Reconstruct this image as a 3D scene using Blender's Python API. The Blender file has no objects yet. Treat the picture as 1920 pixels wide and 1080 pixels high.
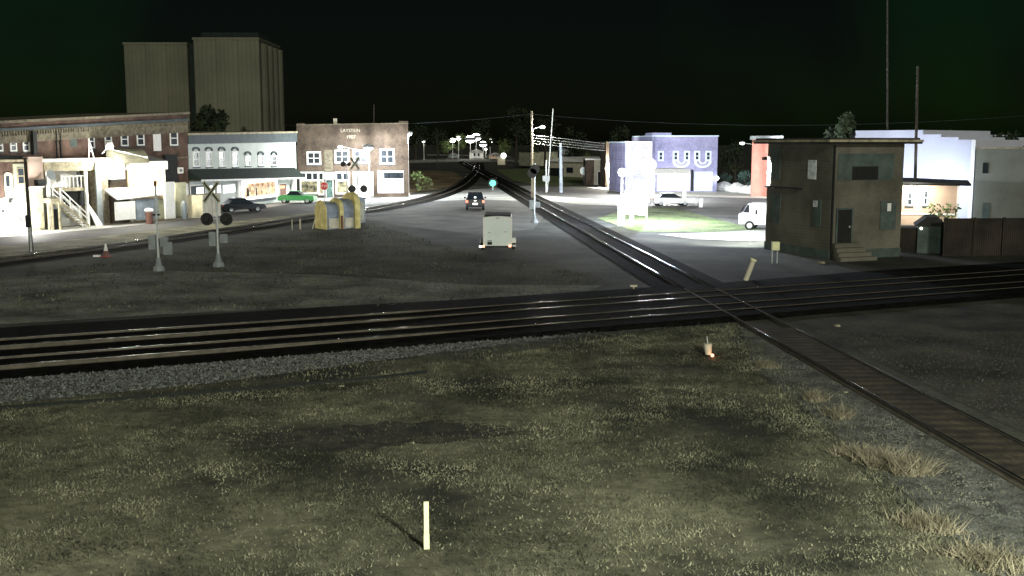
import bpy, math, random
import numpy as np
from mathutils import Vector, Matrix
random.seed(7); rng = np.random.default_rng(7)
S = bpy.context.scene; COL = S.collection
# ------------------------------------------------------------------ camera
CH, FP, TH = 7.0, 2030.0, math.radians(7.63)
cd = bpy.data.cameras.new('camera'); cam = bpy.data.objects.new('camera', cd); COL.objects.link(cam)
cam.location = (0, 0, CH); cam.rotation_euler = (math.radians(90) - TH, 0, 0)
cd.sensor_width = 36; cd.lens = 36 * FP / 1920; cd.clip_start = .1; cd.clip_end = 5000
S.camera = cam
# ------------------------------------------------------------------ night sky
W = bpy.data.worlds.new('World'); S.world = W; W.use_nodes = True
SUN_EL, SUN_AZ = 17, 170          # a faint light from behind the camera, a little to the left
nt = W.node_tree; bg = nt.nodes['Background']
sky = nt.nodes.new('ShaderNodeTexSky'); sky.sky_type = 'NISHITA'; sky.sun_disc = False
sky.sun_elevation = math.radians(SUN_EL); sky.sun_rotation = math.radians(SUN_AZ)
mx = nt.nodes.new('ShaderNodeMix'); mx.data_type = 'RGBA'; mx.blend_type = 'MULTIPLY'; mx.inputs[0].default_value = 1
nz = nt.nodes.new('ShaderNodeTexNoise'); nz.inputs['Scale'].default_value = 2.2; nz.inputs['Detail'].default_value = 3
cr = nt.nodes.new('ShaderNodeValToRGB'); e = cr.color_ramp.elements
e[0].position = .42; e[0].color = (.1, .12, .1, 1); e[1].position = .66; e[1].color = (.13, .46, .13, 1)
nt.links.new(nz.outputs['Fac'], cr.inputs[0]); nt.links.new(sky.outputs[0], mx.inputs[6]); nt.links.new(cr.outputs[0], mx.inputs[7])
nt.links.new(mx.outputs[2], bg.inputs['Color']); bg.inputs['Strength'].default_value = .0055
sd = bpy.data.lights.new('sun', 'SUN'); sd.energy = 1.25; sd.angle = math.radians(6); sd.color = (1, .97, .84)
so = bpy.data.objects.new('sun', sd); COL.objects.link(so)
az = math.radians(SUN_AZ); el = math.radians(SUN_EL)
sv = Vector((math.sin(az) * math.cos(el), math.cos(az) * math.cos(el), math.sin(el)))
so.rotation_euler = (-sv).to_track_quat('-Z', 'Y').to_euler()
S.view_settings.view_transform = 'Standard'; S.view_settings.look = 'None'
S.view_settings.exposure = 0; S.view_settings.gamma = 1

# ------------------------------------------------------------------ helpers
def ray(px, py):
    u = (px - 960) / FP; v = (540 - py) / FP
    return Vector((u, math.cos(TH) + v * math.sin(TH), -math.sin(TH) + v * math.cos(TH)))
def G(px, py, z=0.0):
    d = ray(px, py); t = (z - CH) / d.z
    return Vector((d.x * t, d.y * t, z))
def AT(px, py, Y):                       # the point of a pixel's ray at forward distance Y
    d = ray(px, py); t = Y / d.y
    return Vector((d.x * t, Y, CH + d.z * t))
class Fr:                                # a vertical plane seen in the photo: x along it, y away from the camera, z up
    def __init__(s, a, b):
        s.o = Vector((a[0], a[1], 0)); b = Vector((b[0], b[1], 0))
        s.L = (b - s.o).length; s.d = (b - s.o).normalized(); s.n = Vector((-s.d.y, s.d.x, 0)); s.rz = math.atan2(s.d.y, s.d.x)
    def at(s, px, py, off=0):
        r = ray(px, py); o = s.o + s.n * off - Vector((0, 0, CH))
        t = o.dot(s.n) / r.dot(s.n); p = r * t - o
        return p.dot(s.d), p.z
    def box(s, x0, y0, x1, y1, off=0):   # pixel box -> x0, x1, z0, z1
        cx, cy = (x0 + x1) / 2, (y0 + y1) / 2
        a = s.at(x0, cy, off)[0]; b = s.at(x1, cy, off)[0]
        return a, b, s.at(cx, y1, off)[1], s.at(cx, y0, off)[1]
    def w(s, x, y, z): return s.o + s.d * x + s.n * y + Vector((0, 0, z))

def FrA(px0, base, px1, deg):             # plane from a base pixel, running at a heading to the ray of another pixel
    a = G(px0, base); d = Vector((math.cos(math.radians(deg)), math.sin(math.radians(deg)), 0)); k = ray(px1, base).x / ray(px1, base).y
    t = (k * a.y - a.x) / (d.x - k * d.y); return Fr(a, a + d * t)

def mat(name, c, rough=.85, var=.25, scale=1.5, c2=None, metal=0, em=0, brick=None, bump=0, stripes=None, spec=.3, fine=0):
    m = bpy.data.materials.new(name); m.use_nodes = True; t = m.node_tree; N = t.nodes; b = N['Principled BSDF']
    b.inputs['Roughness'].default_value = rough; b.inputs['Metallic'].default_value = metal
    b.inputs['Specular IOR Level'].default_value = spec
    tc = N.new('ShaderNodeTexCoord'); n = N.new('ShaderNodeTexNoise'); n.inputs['Scale'].default_value = scale
    n.inputs['Detail'].default_value = 8; n.inputs['Roughness'].default_value = .62
    t.links.new(tc.outputs['Object'], n.inputs['Vector'])
    r = N.new('ShaderNodeValToRGB'); t.links.new(n.outputs['Fac'], r.inputs[0])
    lo = tuple(v * (1 - var) for v in c); hi = c2 if c2 else tuple(min(1, v * (1 + var)) for v in c)
    r.color_ramp.elements[0].position = .36; r.color_ramp.elements[1].position = .64
    r.color_ramp.elements[0].color = (*lo, 1); r.color_ramp.elements[1].color = (*hi, 1)
    out = r.outputs[0]
    if brick:
        mp = N.new('ShaderNodeMapping'); mp.inputs['Rotation'].default_value = (math.radians(90), 0, 0)
        t.links.new(tc.outputs['Object'], mp.inputs['Vector'])
        bt = N.new('ShaderNodeTexBrick'); bt.inputs['Scale'].default_value = abs(brick)
        bt.inputs['Mortar Size'].default_value = .012; bt.inputs['Color1'].default_value = (1, 1, 1, 1)
        bt.inputs['Color2'].default_value = (.62, .58, .56, 1); bt.inputs['Mortar'].default_value = (1.1, 1.15, 1.1, 1)
        t.links.new(mp.outputs[0], bt.inputs['Vector'])
        k = N.new('ShaderNodeMix'); k.data_type = 'RGBA'; k.blend_type = 'MULTIPLY'; k.inputs[0].default_value = .8 if brick > 0 else .3
        t.links.new(out, k.inputs[6]); t.links.new(bt.outputs['Color'], k.inputs[7]); out = k.outputs[2]
    if stripes:
        wv = N.new('ShaderNodeTexWave'); wv.bands_direction = stripes[0]; wv.inputs['Scale'].default_value = stripes[1]
        wv.inputs['Distortion'].default_value = stripes[3] if len(stripes) > 3 else .4
        t.links.new(tc.outputs['Object'], wv.inputs['Vector'])
        q = N.new('ShaderNodeMix'); q.data_type = 'RGBA'; q.blend_type = 'MULTIPLY'; q.inputs[0].default_value = stripes[2]
        t.links.new(out, q.inputs[6]); t.links.new(wv.outputs['Color'], q.inputs[7]); out = q.outputs[2]
    if fine:
        n2 = N.new('ShaderNodeTexNoise'); n2.inputs['Scale'].default_value = fine; n2.inputs['Detail'].default_value = 5; n2.inputs['Roughness'].default_value = .8
        t.links.new(tc.outputs['Object'], n2.inputs['Vector'])
        r2 = N.new('ShaderNodeValToRGB'); r2.color_ramp.elements[0].position = .34; r2.color_ramp.elements[1].position = .66
        r2.color_ramp.elements[0].color = (.3, .32, .3, 1); r2.color_ramp.elements[1].color = (1.7, 1.65, 1.6, 1)
        t.links.new(n2.outputs['Fac'], r2.inputs[0])
        q = N.new('ShaderNodeMix'); q.data_type = 'RGBA'; q.blend_type = 'MULTIPLY'; q.inputs[0].default_value = .75
        t.links.new(out, q.inputs[6]); t.links.new(r2.outputs[0], q.inputs[7]); out = q.outputs[2]
    t.links.new(out, b.inputs['Base Color'])
    if bump:
        bn = N.new('ShaderNodeBump'); bn.inputs['Strength'].default_value = bump; bn.inputs['Distance'].default_value = .05
        t.links.new(n.outputs['Fac'], bn.inputs['Height']); t.links.new(bn.outputs[0], b.inputs['Normal'])
    if em:
        t.links.new(out, b.inputs['Emission Color']); b.inputs['Emission Strength'].default_value = em
    return m

class MB:
    def __init__(s): s.v = []; s.f = []
    def add(s, vs, fs):
        o = len(s.v); s.v += [tuple(v) for v in vs]; s.f += [tuple(i + o for i in f) for f in fs]; return s
    def box(s, x0, x1, y0, y1, z0, z1):
        if x0 > x1: x0, x1 = x1, x0
        if y0 > y1: y0, y1 = y1, y0
        if z0 > z1: z0, z1 = z1, z0
        return s.add([(x0,y0,z0),(x1,y0,z0),(x1,y1,z0),(x0,y1,z0),(x0,y0,z1),(x1,y0,z1),(x1,y1,z1),(x0,y1,z1)],
              [(3,2,1,0),(4,5,6,7),(0,1,5,4),(1,2,6,5),(2,3,7,6),(3,0,4,7)])
    def hexa(s, v): return s.add(v, [(3,2,1,0),(4,5,6,7),(0,1,5,4),(1,2,6,5),(2,3,7,6),(3,0,4,7)])
    def tube(s, p, q, r, r2=None, n=10):
        p = Vector(p); q = Vector(q); r2 = r if r2 is None else r2; d = (q - p).normalized()
        a = d.orthogonal().normalized(); b = d.cross(a)
        vs = [c + (a * math.cos(6.28318 * i / n) + b * math.sin(6.28318 * i / n)) * rr for c, rr in ((p, r), (q, r2)) for i in range(n)]
        return s.add(vs, [(i, (i + 1) % n, n + (i + 1) % n, n + i) for i in range(n)] + [tuple(range(n))[::-1], tuple(range(n, 2 * n))])
    def prism(s, pts, y0, y1, ax='y'):   # polygon in xz swept along y (or yz along x, xy along z)
        n = len(pts); f = {'y': lambda a, b, c: (a, c, b), 'x': lambda a, b, c: (c, a, b), 'z': lambda a, b, c: (a, b, c)}[ax]
        vs = [f(a, b, y0) for a, b in pts] + [f(a, b, y1) for a, b in pts]
        return s.add(vs, [tuple(range(n)), tuple(range(n, 2 * n))[::-1]] + [(i, n + i, n + (i + 1) % n, (i + 1) % n) for i in range(n)])
    def ball(s, c, r, n=12, m=8, sz=1):
        vs = [(c[0], c[1], c[2] + r * sz)]; fs = []
        for j in range(1, m):
            a = math.pi * j / m
            for i in range(n):
                b = 6.28318 * i / n; vs.append((c[0] + r * math.sin(a) * math.cos(b), c[1] + r * math.sin(a) * math.sin(b), c[2] + r * sz * math.cos(a)))
        vs.append((c[0], c[1], c[2] - r * sz)); L = len(vs) - 1
        for i in range(n): fs.append((0, 1 + i, 1 + (i + 1) % n)); fs.append((L, L - n + (i + 1) % n, L - n + i))
        for j in range(m - 2):
            for i in range(n): a = 1 + j * n; fs.append((a + i, a + n + i, a + n + (i + 1) % n, a + (i + 1) % n))
        return s.add(vs, fs)
    def build(s, name, m, parent=None, bevel=0, smooth=False):
        me = bpy.data.meshes.new(name); me.from_pydata(s.v, [], s.f); me.materials.append(m)
        import bmesh
        b = bmesh.new(); b.from_mesh(me); bmesh.ops.recalc_face_normals(b, faces=b.faces); b.to_mesh(me); b.free()
        if smooth:
            for p in me.polygons: p.use_smooth = True
        o = bpy.data.objects.new(name, me); COL.objects.link(o)
        if parent: o.parent = parent
        if bevel:
            k = o.modifiers.new('bevel', 'BEVEL'); k.width = bevel; k.segments = 2
        return o
def tag(o, label, cat, group=None, kind=None):
    o['label'] = label
    if cat: o['category'] = cat
    if group: o['group'] = group
    if kind: o['kind'] = kind
    return o
def thing(name, label, cat, loc=(0, 0, 0), rz=0, group=None):
    o = bpy.data.objects.new(name, None); COL.objects.link(o); o.location = loc; o.rotation_euler = (0, 0, rz)
    o.empty_display_size = .3
    return tag(o, label, cat, group)
def fthing(F, name, label, cat, group=None): return thing(name, label, cat, F.o, F.rz, group)
def copy_tree(o, parent=None):
    c = o.copy(); COL.objects.link(c); c.parent = parent
    for ch in [x for x in bpy.data.objects if x.parent == o]: copy_tree(ch, c)
    return c
def sheet(name, pts, z, m, label=None):
    p = [G(*q) if len(q) == 2 else Vector(q) for q in pts]
    me = bpy.data.meshes.new(name); me.from_pydata([(v.x, v.y, z) for v in p], [], [tuple(range(len(p)))]); me.materials.append(m)
    import bmesh
    b = bmesh.new(); b.from_mesh(me)
    for f in b.faces:
        f.normal_update()
        if f.normal.z < 0: f.normal_flip()
    b.to_mesh(me); b.free()
    o = bpy.data.objects.new(name, me); COL.objects.link(o); o['kind'] = 'structure'
    if label: o['label'] = label
    return o
def light(parent, loc, watts, color=(1, .98, .92), r=.12, spot=None, aim=None):
    d = bpy.data.lights.new('lamp_light', 'SPOT' if spot else 'POINT'); d.energy = watts; d.color = color; d.shadow_soft_size = r
    o = bpy.data.objects.new('lamp_light', d); COL.objects.link(o)
    if spot: d.spot_size = math.radians(spot); d.spot_blend = .6
    if parent:
        o.parent = parent
    o.location = loc
    if aim is not None: o.rotation_euler = (Vector(aim) - Vector(loc)).to_track_quat('-Z', 'Y').to_euler()
    return o

# ------------------------------------------------------------------ materials
M = {}
M['litpaint'] = mat('painted_lit_pavement', (.27, .28, .27), .85, .3, .3, (.4, .41, .4), fine=4)  # lamplight on the crossing road put into a paler colour
M['darksoil'] = mat('dark_soil', (.022, .022, .018), 1, .4, 1.5, (.05, .048, .036), fine=4)
M['ground'] = mat('dirt_lot', (.032, .036, .03), .95, .5, .13, (.095, .1, .08), fine=5, bump=.3)
M['asphalt'] = mat('asphalt', (.10, .10, .10), .8, .25, .5, fine=8)
M['lotpave'] = mat('worn_pavement', (.10, .105, .095), .85, .35, .3, (.17, .17, .15), fine=6)
M['verge'] = mat('pale_gravel_verge', (.2, .2, .14), .95, .4, .5, (.33, .32, .22), fine=5)
M['concrete'] = mat('concrete', (.42, .42, .38), .8, .15, .6)
M['grass_soil'] = mat('grass_soil', (.037, .038, .026), 1, .5, .14, (.148, .146, .1), fine=3, bump=.4)
M['gravel'] = mat('grey_gravel', (.06, .065, .062), .95, .5, 2.2, (.14, .145, .14), fine=9, bump=.4)
M['yard'] = mat('brown_gravel', (.028, .03, .024), .95, .5, .35, (.085, .085, .068), fine=6, bump=.3)
M['lawn'] = mat('lawn', (.10, .15, .05), 1, .35, .5, (.2, .26, .1), fine=3)
M['drylawn'] = mat('dry_lawn', (.13, .11, .06), 1, .4, .15, (.3, .23, .12), fine=2)
M['lotgravel'] = mat('packed_gravel', (.11, .125, .105), .95, .5, .35, (.26, .28, .235), fine=4)
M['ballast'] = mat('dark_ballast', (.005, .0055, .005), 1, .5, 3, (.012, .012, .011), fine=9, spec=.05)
M['bed'] = mat('oily_track_bed', (.045, .04, .026), .95, .4, 1.2, (.09, .075, .05), fine=8, stripes=('Y', .57, .55, .8))
M['railweb'] = mat('rusty_rail_side', (.075, .066, .05), .8, .3, 3)
M['railhead'] = mat('polished_rail_head', (.45, .46, .48), .22, .1, 3, metal=1)
M['brick'] = mat('red_brick', (.1, .062, .048), .9, .35, .8, (.16, .105, .082), brick=3.2)
M['brickband'] = mat('buff_brick', (.13, .115, .08), .9, .3, 3, (.21, .185, .13))
M['brickbrown'] = mat('brown_brick', (.085, .064, .048), .9, .3, .7, (.14, .107, .08), brick=3)
M['towerbrick'] = mat('weathered_brick', (.12, .115, .088), .9, .3, .35, (.165, .158, .122), brick=-2.6)
M['towerplaster'] = mat('grey_green_panel', (.07, .095, .085), .8, .25, 1.5)
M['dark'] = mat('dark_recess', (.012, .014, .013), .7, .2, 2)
M['glass'] = mat('window_glass', (.012, .018, .024), .35, .3, 2, spec=.25)
M['white'] = mat('white_paint', (.78, .78, .74), .6, .06, 3)
M['trailerwhite'] = mat('white_metal_panel', (.68, .76, .74), .5, .05, 1.2)
M['grey'] = mat('light_grey_siding', (.52, .56, .52), .8, .08, .8, stripes=('Z', 3, .08))
M['greyband'] = mat('slate_cornice', (.07, .085, .09), .8, .2, 2)
M['awning'] = mat('dark_green_awning', (.012, .02, .016), .9, .3, 2)
M['stucco'] = mat('pale_green_stucco', (.34, .35, .25), .9, .25, .8, (.46, .46, .34))
M['pinkwall'] = mat('pink_painted_wall', (.52, .4, .33), .9, .15, .8)
M['wood'] = mat('weathered_wood', (.3, .27, .18), .9, .3, 2, (.45, .4, .27))
M['tanboard'] = mat('tan_board_wall', (.55, .42, .24), .85, .2, 1, (.66, .52, .3))
M['roofdark'] = mat('dark_roofing', (.03, .032, .03), .9, .3, 1)
M['roofgrey'] = mat('grey_roofing', (.22, .22, .21), .9, .2, 1)
M['silo'] = mat('silo_concrete', (.115, .12, .08), .9, .12, .07, (.15, .15, .103), stripes=('X', .35, .12, 2))
M['silodark'] = mat('silo_gap', (.012, .02, .016), 1, .3, 1)
M['galv'] = mat('galvanised_steel', (.45, .48, .47), .5, .15, 4, metal=.3)
M['greymetal'] = mat('grey_metal_cabinet', (.2, .225, .23), .6, .15, 3)
M['black'] = mat('black_paint', (.008, .008, .008), .5, .2, 3)
M['rubber'] = mat('black_rubber', (.012, .012, .012), .8, .2, 5)
M['poledark'] = mat('dark_timber_pole', (.05, .045, .035), .95, .3, 4)
M['poletan'] = mat('timber_pole', (.2, .17, .12), .95, .3, 4)
M['yellow'] = mat('faded_yellow_paint', (.55, .46, .15), .7, .25, 2, (.66, .58, .25))
M['bluegrey'] = mat('blue_grey_tarp', (.22, .26, .3), .8, .25, 1.2)
M['cream'] = mat('cream_panel', (.5, .47, .36), .8, .15, 1.5)
M['red'] = mat('red_paint', (.5, .05, .04), .6, .15, 3)
M['brown'] = mat('brown_plastic', (.16, .08, .06), .7, .2, 3)
M['carblack'] = mat('black_car_paint', (.006, .009, .008), .2, .1, 3, spec=.6)
M['cargreen'] = mat('green_car_paint', (.06, .36, .1), .3, .1, 3, spec=.6)
M['cardark'] = mat('charcoal_car_paint', (.02, .02, .022), .25, .1, 3, spec=.6)
M['purple'] = mat('lavender_painted_brick', (.25, .26, .44), .85, .15, .7, (.32, .32, .52), brick=3)
M['paleblue'] = mat('pale_blue_trim', (.55, .68, .78), .7, .08, 2)
M['bigwhite'] = mat('white_block_wall', (.5, .52, .6), .85, .05, .4)
M['blockgrey'] = mat('grey_block_wall', (.16, .17, .14), .9, .12, .6)
M['brownhouse'] = mat('brown_stucco', (.4, .3, .22), .9, .1, 1)
M['tank'] = mat('red_oxide_steel', (.5, .2, .15), .6, .12, 1)
M['shrub'] = mat('shrub_leaf', (.05, .1, .085), .8, .4, 3, (.12, .2, .17))
M['leaf'] = mat('leaf_painted_dark', (.012, .02, .01), .9, .5, .6, (.035, .05, .022))  # night darkness of the unlit trees put into the leaf colour
M['leafgreen'] = mat('leaf_painted_lit', (.09, .14, .04), .9, .5, .6, (.24, .32, .12))  # brighter leaf copy; lamp glow on foliage put into its colour
M['bark'] = mat('bark', (.04, .035, .025), .95, .3, 3)
M['rock'] = mat('pale_boulder', (.6, .62, .6), .9, .15, 2)
M['fencewood'] = mat('dark_fence_boards', (.028, .026, .02), .95, .35, .5, (.055, .045, .035), stripes=('X', 2.2, .5, 1))
M['lampglow'] = mat('lamp_lens', (1, .98, .94), .5, 0, 1, em=14)
M['lampblue'] = mat('cool_lamp_lens', (.9, .94, 1), .5, 0, 1, em=16)
M['lampsoft'] = mat('soft_lamp_glass', (1, .97, .9), .5, 0, 1, em=3)
M['litwin'] = mat('lit_window', (.95, .97, 1), .5, .05, 1, em=1.6)
M['neon'] = mat('neon_tube', (1, .9, .88), .5, 0, 1, em=2.6)
M['shopglow'] = mat('lit_shop_interior', (.14, .06, .03), .5, .8, 1.6, (.8, .5, .28), em=1.1)
M['dimglow'] = mat('dim_shop_interior', (.03, .04, .03), .5, .6, 1.1, (.32, .28, .16), em=.55)
M['redlens'] = mat('red_lamp_lens', (1, .2, .12), .3, 0, 1, em=2.2)
M['redglow'] = mat('orange_red_lamp', (1, .36, .2), .3, 0, 1, em=4)
M['greenlens'] = mat('green_signal_lens', (.12, 1, .62), .3, 0, 1, em=1.4)
M['orangesign'] = mat('orange_lit_sign', (1, .4, .15), .5, .2, 4, em=1.5)
M['post'] = mat('pale_yellow_post', (.72, .72, .42), .6, .1, 5)

# ------------------------------------------------------------------ ground and surfaces
g = sheet('ground', [(-1800, -200, 0), (1800, -200, 0), (1800, 3200, 0), (-1800, 3200, 0)], 0, M['ground'])
AE = math.radians(24.7); ue = Vector((math.cos(AE), math.sin(AE), 0)); ne = Vector((-math.sin(AE), math.cos(AE), 0))
B0 = Vector((0, 40.2, 0))                       # on rail three of the east-west tracks
def ew(s, t, z=0): return B0 + ue * s + ne * t + Vector((0, 0, z))
un = Vector((-.0772, 1, 0)).normalized(); nn = Vector((un.y, -un.x, 0))
N0 = Vector((12.1, 0, 0))
def ns(s, t, z=0): return N0 + un * s + nn * t + Vector((0, 0, z))
sheet('grass_field', [tuple(ew(-70, -3.4)), tuple(ew(5, -3.6)), tuple(ns(40, -1.0)), tuple(ns(36, -2.0)), tuple(ns(30, -2.2)), tuple(ns(24, -2.8)), tuple(ns(18, -3.2)), (9, -60, 0), (-60, -60, 0)], .008, M['grass_soil'])
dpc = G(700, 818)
sheet('dark_patch', [(dpc.x + 3.6 * k_ * math.cos(a_), dpc.y + (1.2 + .3 * math.sin(a_ * 2)) * k_ * math.sin(a_) + .12 * math.cos(a_) * 3.6, 0) for a_, k_ in [(6.2832 * i / 70, random.uniform(.78, 1.12)) for i in range(70)]], .016, M['darksoil'])  # irregular darker sheet with thinned grass over it
sheet('gravel_strip', [tuple(ew(-70, -1.45)), tuple(ew(8, -1.45)), tuple(ew(3, -2.4)), tuple(ew(-5, -3.3)), tuple(ew(-12, -4.6)), tuple(ew(-20, -5.0)), tuple(ew(-70, -5.2))], .02, M['gravel'])
sheet('gravel_slope', [tuple(ns(42, -.12)), tuple(ns(-30, -.12)), tuple(ns(-30, -2.9)), tuple(ns(16, -2.9)), tuple(ns(24, -2.4)), tuple(ns(33, -1.9))], .024, M['gravel'])
sheet('gravel_yard', [tuple(ns(45, 2.3)), tuple(ns(-30, 2.3)), (60, -30, 0), (60, 62, 0)], .012, M['yard'])
sheet('gravel_lot', [(-20, 522), (300, 508), (600, 515), (900, 535), (1130, 535), (1080, 556), (700, 572), (300, 590), (-20, 610)], .01, M['lotgravel'])
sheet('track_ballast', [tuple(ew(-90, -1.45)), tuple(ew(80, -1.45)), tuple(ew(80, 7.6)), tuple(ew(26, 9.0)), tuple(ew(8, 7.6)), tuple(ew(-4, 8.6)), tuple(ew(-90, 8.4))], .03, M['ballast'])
sheet('street', [(-20, 448), (0, 447), (60, 441), (150, 433), (300, 418), (420, 403), (555, 381), (690, 371), (765, 366), (870, 357), (930, 351), (1000, 347), (1100, 353), (1200, 366), (1500, 374), (1500, 396), (1300, 388), (1140, 384), (1000, 387), (860, 384), (720, 388), (600, 397), (500, 408), (350, 425), (150, 448), (0, 461), (-20, 463)], .016, M['asphalt'])
sheet('sidewalk', [(-20, 437), (60, 433), (150, 424), (300, 413), (420, 399), (555, 374), (690, 365), (765, 360), (765, 366), (690, 371), (555, 381), (420, 403), (300, 418), (150, 433), (60, 441), (-20, 448)], .03, M['concrete'])
sheet('verge', [(-20, 463), (0, 461), (150, 448), (350, 425), (500, 408), (600, 397), (640, 398), (560, 409), (440, 427), (300, 449), (200, 463), (100, 473), (0, 483), (-20, 486)], .012, M['verge'])
sheet('crossing_pavement', [(640, 392), (765, 384), (860, 380), (1000, 384), (1030, 395), (1000, 430), (900, 440), (760, 425), (690, 412)], .008, M['lotpave'])
sheet('painted_lit_pavement', [(655, 376), (765, 367), (870, 358), (930, 352), (1000, 348), (1010, 366), (1008, 378), (900, 374), (765, 380), (680, 385)], .028, M['litpaint'])  # painted strip of lamplight over the asphalt
sheet('concrete_strip', [(1004, 366), (1170, 378), (1175, 387), (1090, 384), (1000, 374)], .034, M['concrete'])
sheet('driveway', [(1180, 372), (1500, 386), (1500, 430), (1400, 426), (1330, 408), (1262, 390), (1185, 388)], .022, M['lotpave'])
sheet('lawn', [(1185, 389), (1262, 390), (1330, 408), (1400, 426), (1437, 432), (1380, 434), (1300, 436), (1200, 436), (1120, 410)], .026, M['lawn'])
sheet('concrete_apron', [(1232, 440), (1340, 436), (1380, 434), (1436, 431), (1470, 440), (1470, 454), (1400, 453), (1300, 449)], .04, M['concrete'])
sheet('far_lawn', [(768, 320), (850, 322), (872, 335), (868, 346), (820, 356), (768, 362)], .03, M['drylawn'])
sheet('far_lawn', [(930, 318), (1000, 316), (1160, 332), (1160, 346), (1010, 348), (960, 338)], .03, M['lawn'])
sheet('far_street', [(766, 301), (880, 299), (1000, 301), (1000, 305), (880, 303), (766, 306)], .05, M['concrete'])
sheet('far_street', [(800, 289.5), (930, 291), (960, 294), (880, 293), (800, 291.5)], .05, M['concrete'])
sheet('forecourt', [(1100, 352), (1200, 350), (1440, 358), (1440, 373), (1200, 366)], .05, M['concrete'])

# ------------------------------------------------------------------ railway tracks
def sweep(mb, pts, prof):
    n = len(prof); vs = []
    for i, p in enumerate(pts):
        a = pts[max(0, i - 1)]; b = pts[min(len(pts) - 1, i + 1)]; d = (b - a); d.z = 0; d.normalize(); r = Vector((d.y, -d.x, 0))
        vs += [p + r * x + Vector((0, 0, z)) for x, z in prof]
    fs = [(i * n + j, i * n + (j + 1) % n, (i + 1) * n + (j + 1) % n, (i + 1) * n + j) for i in range(len(pts) - 1) for j in range(n)]
    fs += [tuple(range(n))[::-1], tuple(range((len(pts) - 1) * n, len(pts) * n))]
    mb.add(vs, fs)
def track(label, c, bed, bedw=1.36, bedz=.11):
    T = thing('railway_track', label, 'railway track', (c[0].x, c[0].y, 0)); o = Vector((c[0].x, c[0].y, 0))
    def off(t):
        r = []
        for i, p in enumerate(c):
            a = c[max(0, i - 1)]; b = c[min(len(c) - 1, i + 1)]; d = (b - a); d.normalize(); r.append(p + Vector((d.y, -d.x, 0)) * t - o)
        return r
    for s in (-1, 1):
        m = MB(); sweep(m, off(s * .7525), [(-.07, 0), (.07, 0), (.07, .025), (.012, .05), (.012, .13), (.036, .14), (.036, .172), (-.036, .172), (-.036, .14), (-.012, .13), (-.012, .05), (-.07, .025)])
        r = m.build('rail', M['railweb'], T)
        m = MB(); sweep(m, off(s * .7525), [(-.036, .1725), (.036, .1725), (.033, .178), (.022, .182), (.01, .1835), (-.01, .1835), (-.022, .182), (-.033, .178)]); m.build('rail_head', M['railhead'], r, smooth=True)
    m = MB(); sweep(m, off(0), [(-bedw / 2, .0), (bedw / 2, .0), (bedw / 2, bedz), (-bedw / 2, bedz)]); m.build('track_bed', bed, T)
    return T
def samples(fn, a, b, t, n=30): return [fn(a + (b - a) * i / n, t) for i in range(n + 1)]
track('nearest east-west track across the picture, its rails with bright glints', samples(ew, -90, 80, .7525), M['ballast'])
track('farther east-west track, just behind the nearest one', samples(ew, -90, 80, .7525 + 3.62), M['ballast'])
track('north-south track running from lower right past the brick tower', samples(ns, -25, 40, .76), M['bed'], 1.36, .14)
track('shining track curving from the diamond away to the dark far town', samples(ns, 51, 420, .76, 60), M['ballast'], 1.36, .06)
sp = [G(-160, 515), G(0, 491), G(200, 466), G(440, 431), G(600, 406), G(700, 393), G(800, 372), G(858, 350), G(880, 333), G(893, 318), G(895, 305)]
def catmull(P, k=8):
    r = []
    for i in range(len(P) - 1):
        a = P[max(0, i - 1)]; b = P[i]; c = P[i + 1]; d = P[min(len(P) - 1, i + 2)]
        for j in range(k):
            t = j / k; r.append(.5 * ((2 * b) + (c - a) * t + (2 * a - 5 * b + 4 * c - d) * t * t + (3 * b - a - 3 * c + d) * t ** 3))
    return r + [P[-1]]
track('connecting track beside the street, left, curving away past the brick buildings', catmull(sp), M['ballast'], 1.36, .06)
spv = catmull(sp)
def along(pts, t):
    r = []
    for i, p in enumerate(pts):
        a = pts[max(0, i - 1)]; b = pts[min(len(pts) - 1, i + 1)]; d = (b - a).normalized(); r.append(p + Vector((d.y, -d.x, 0)) * t)
    return r
sheet('side_track_ballast', [tuple(p) for p in along(spv, -1.2)] + [tuple(p) for p in along(spv, 2.2)][::-1], .038, M['ballast'])
sheet('north_track_ballast', [tuple(ns(50, -1.2)), tuple(ns(420, -1.2)), tuple(ns(420, 2.7)), tuple(ns(50, 2.7))], .042, M['ballast'])

m = MB(); o = ew(30, 0)
sweep(m, [ew(a, 3.05) - o + Vector((0, 0, z_)) for a, z_ in ((-16, -.15), (-10, -.11), (-4, -.06), (2, 0), (20, 0), (50, 0), (80, 0))], [(-5.0, -.01), (5.0, -.01), (4.4, .146), (-4.4, .146)])
o_ = m.build('heaped_ballast', M['ballast']); o_.location = o; o_['kind'] = 'structure'
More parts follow.
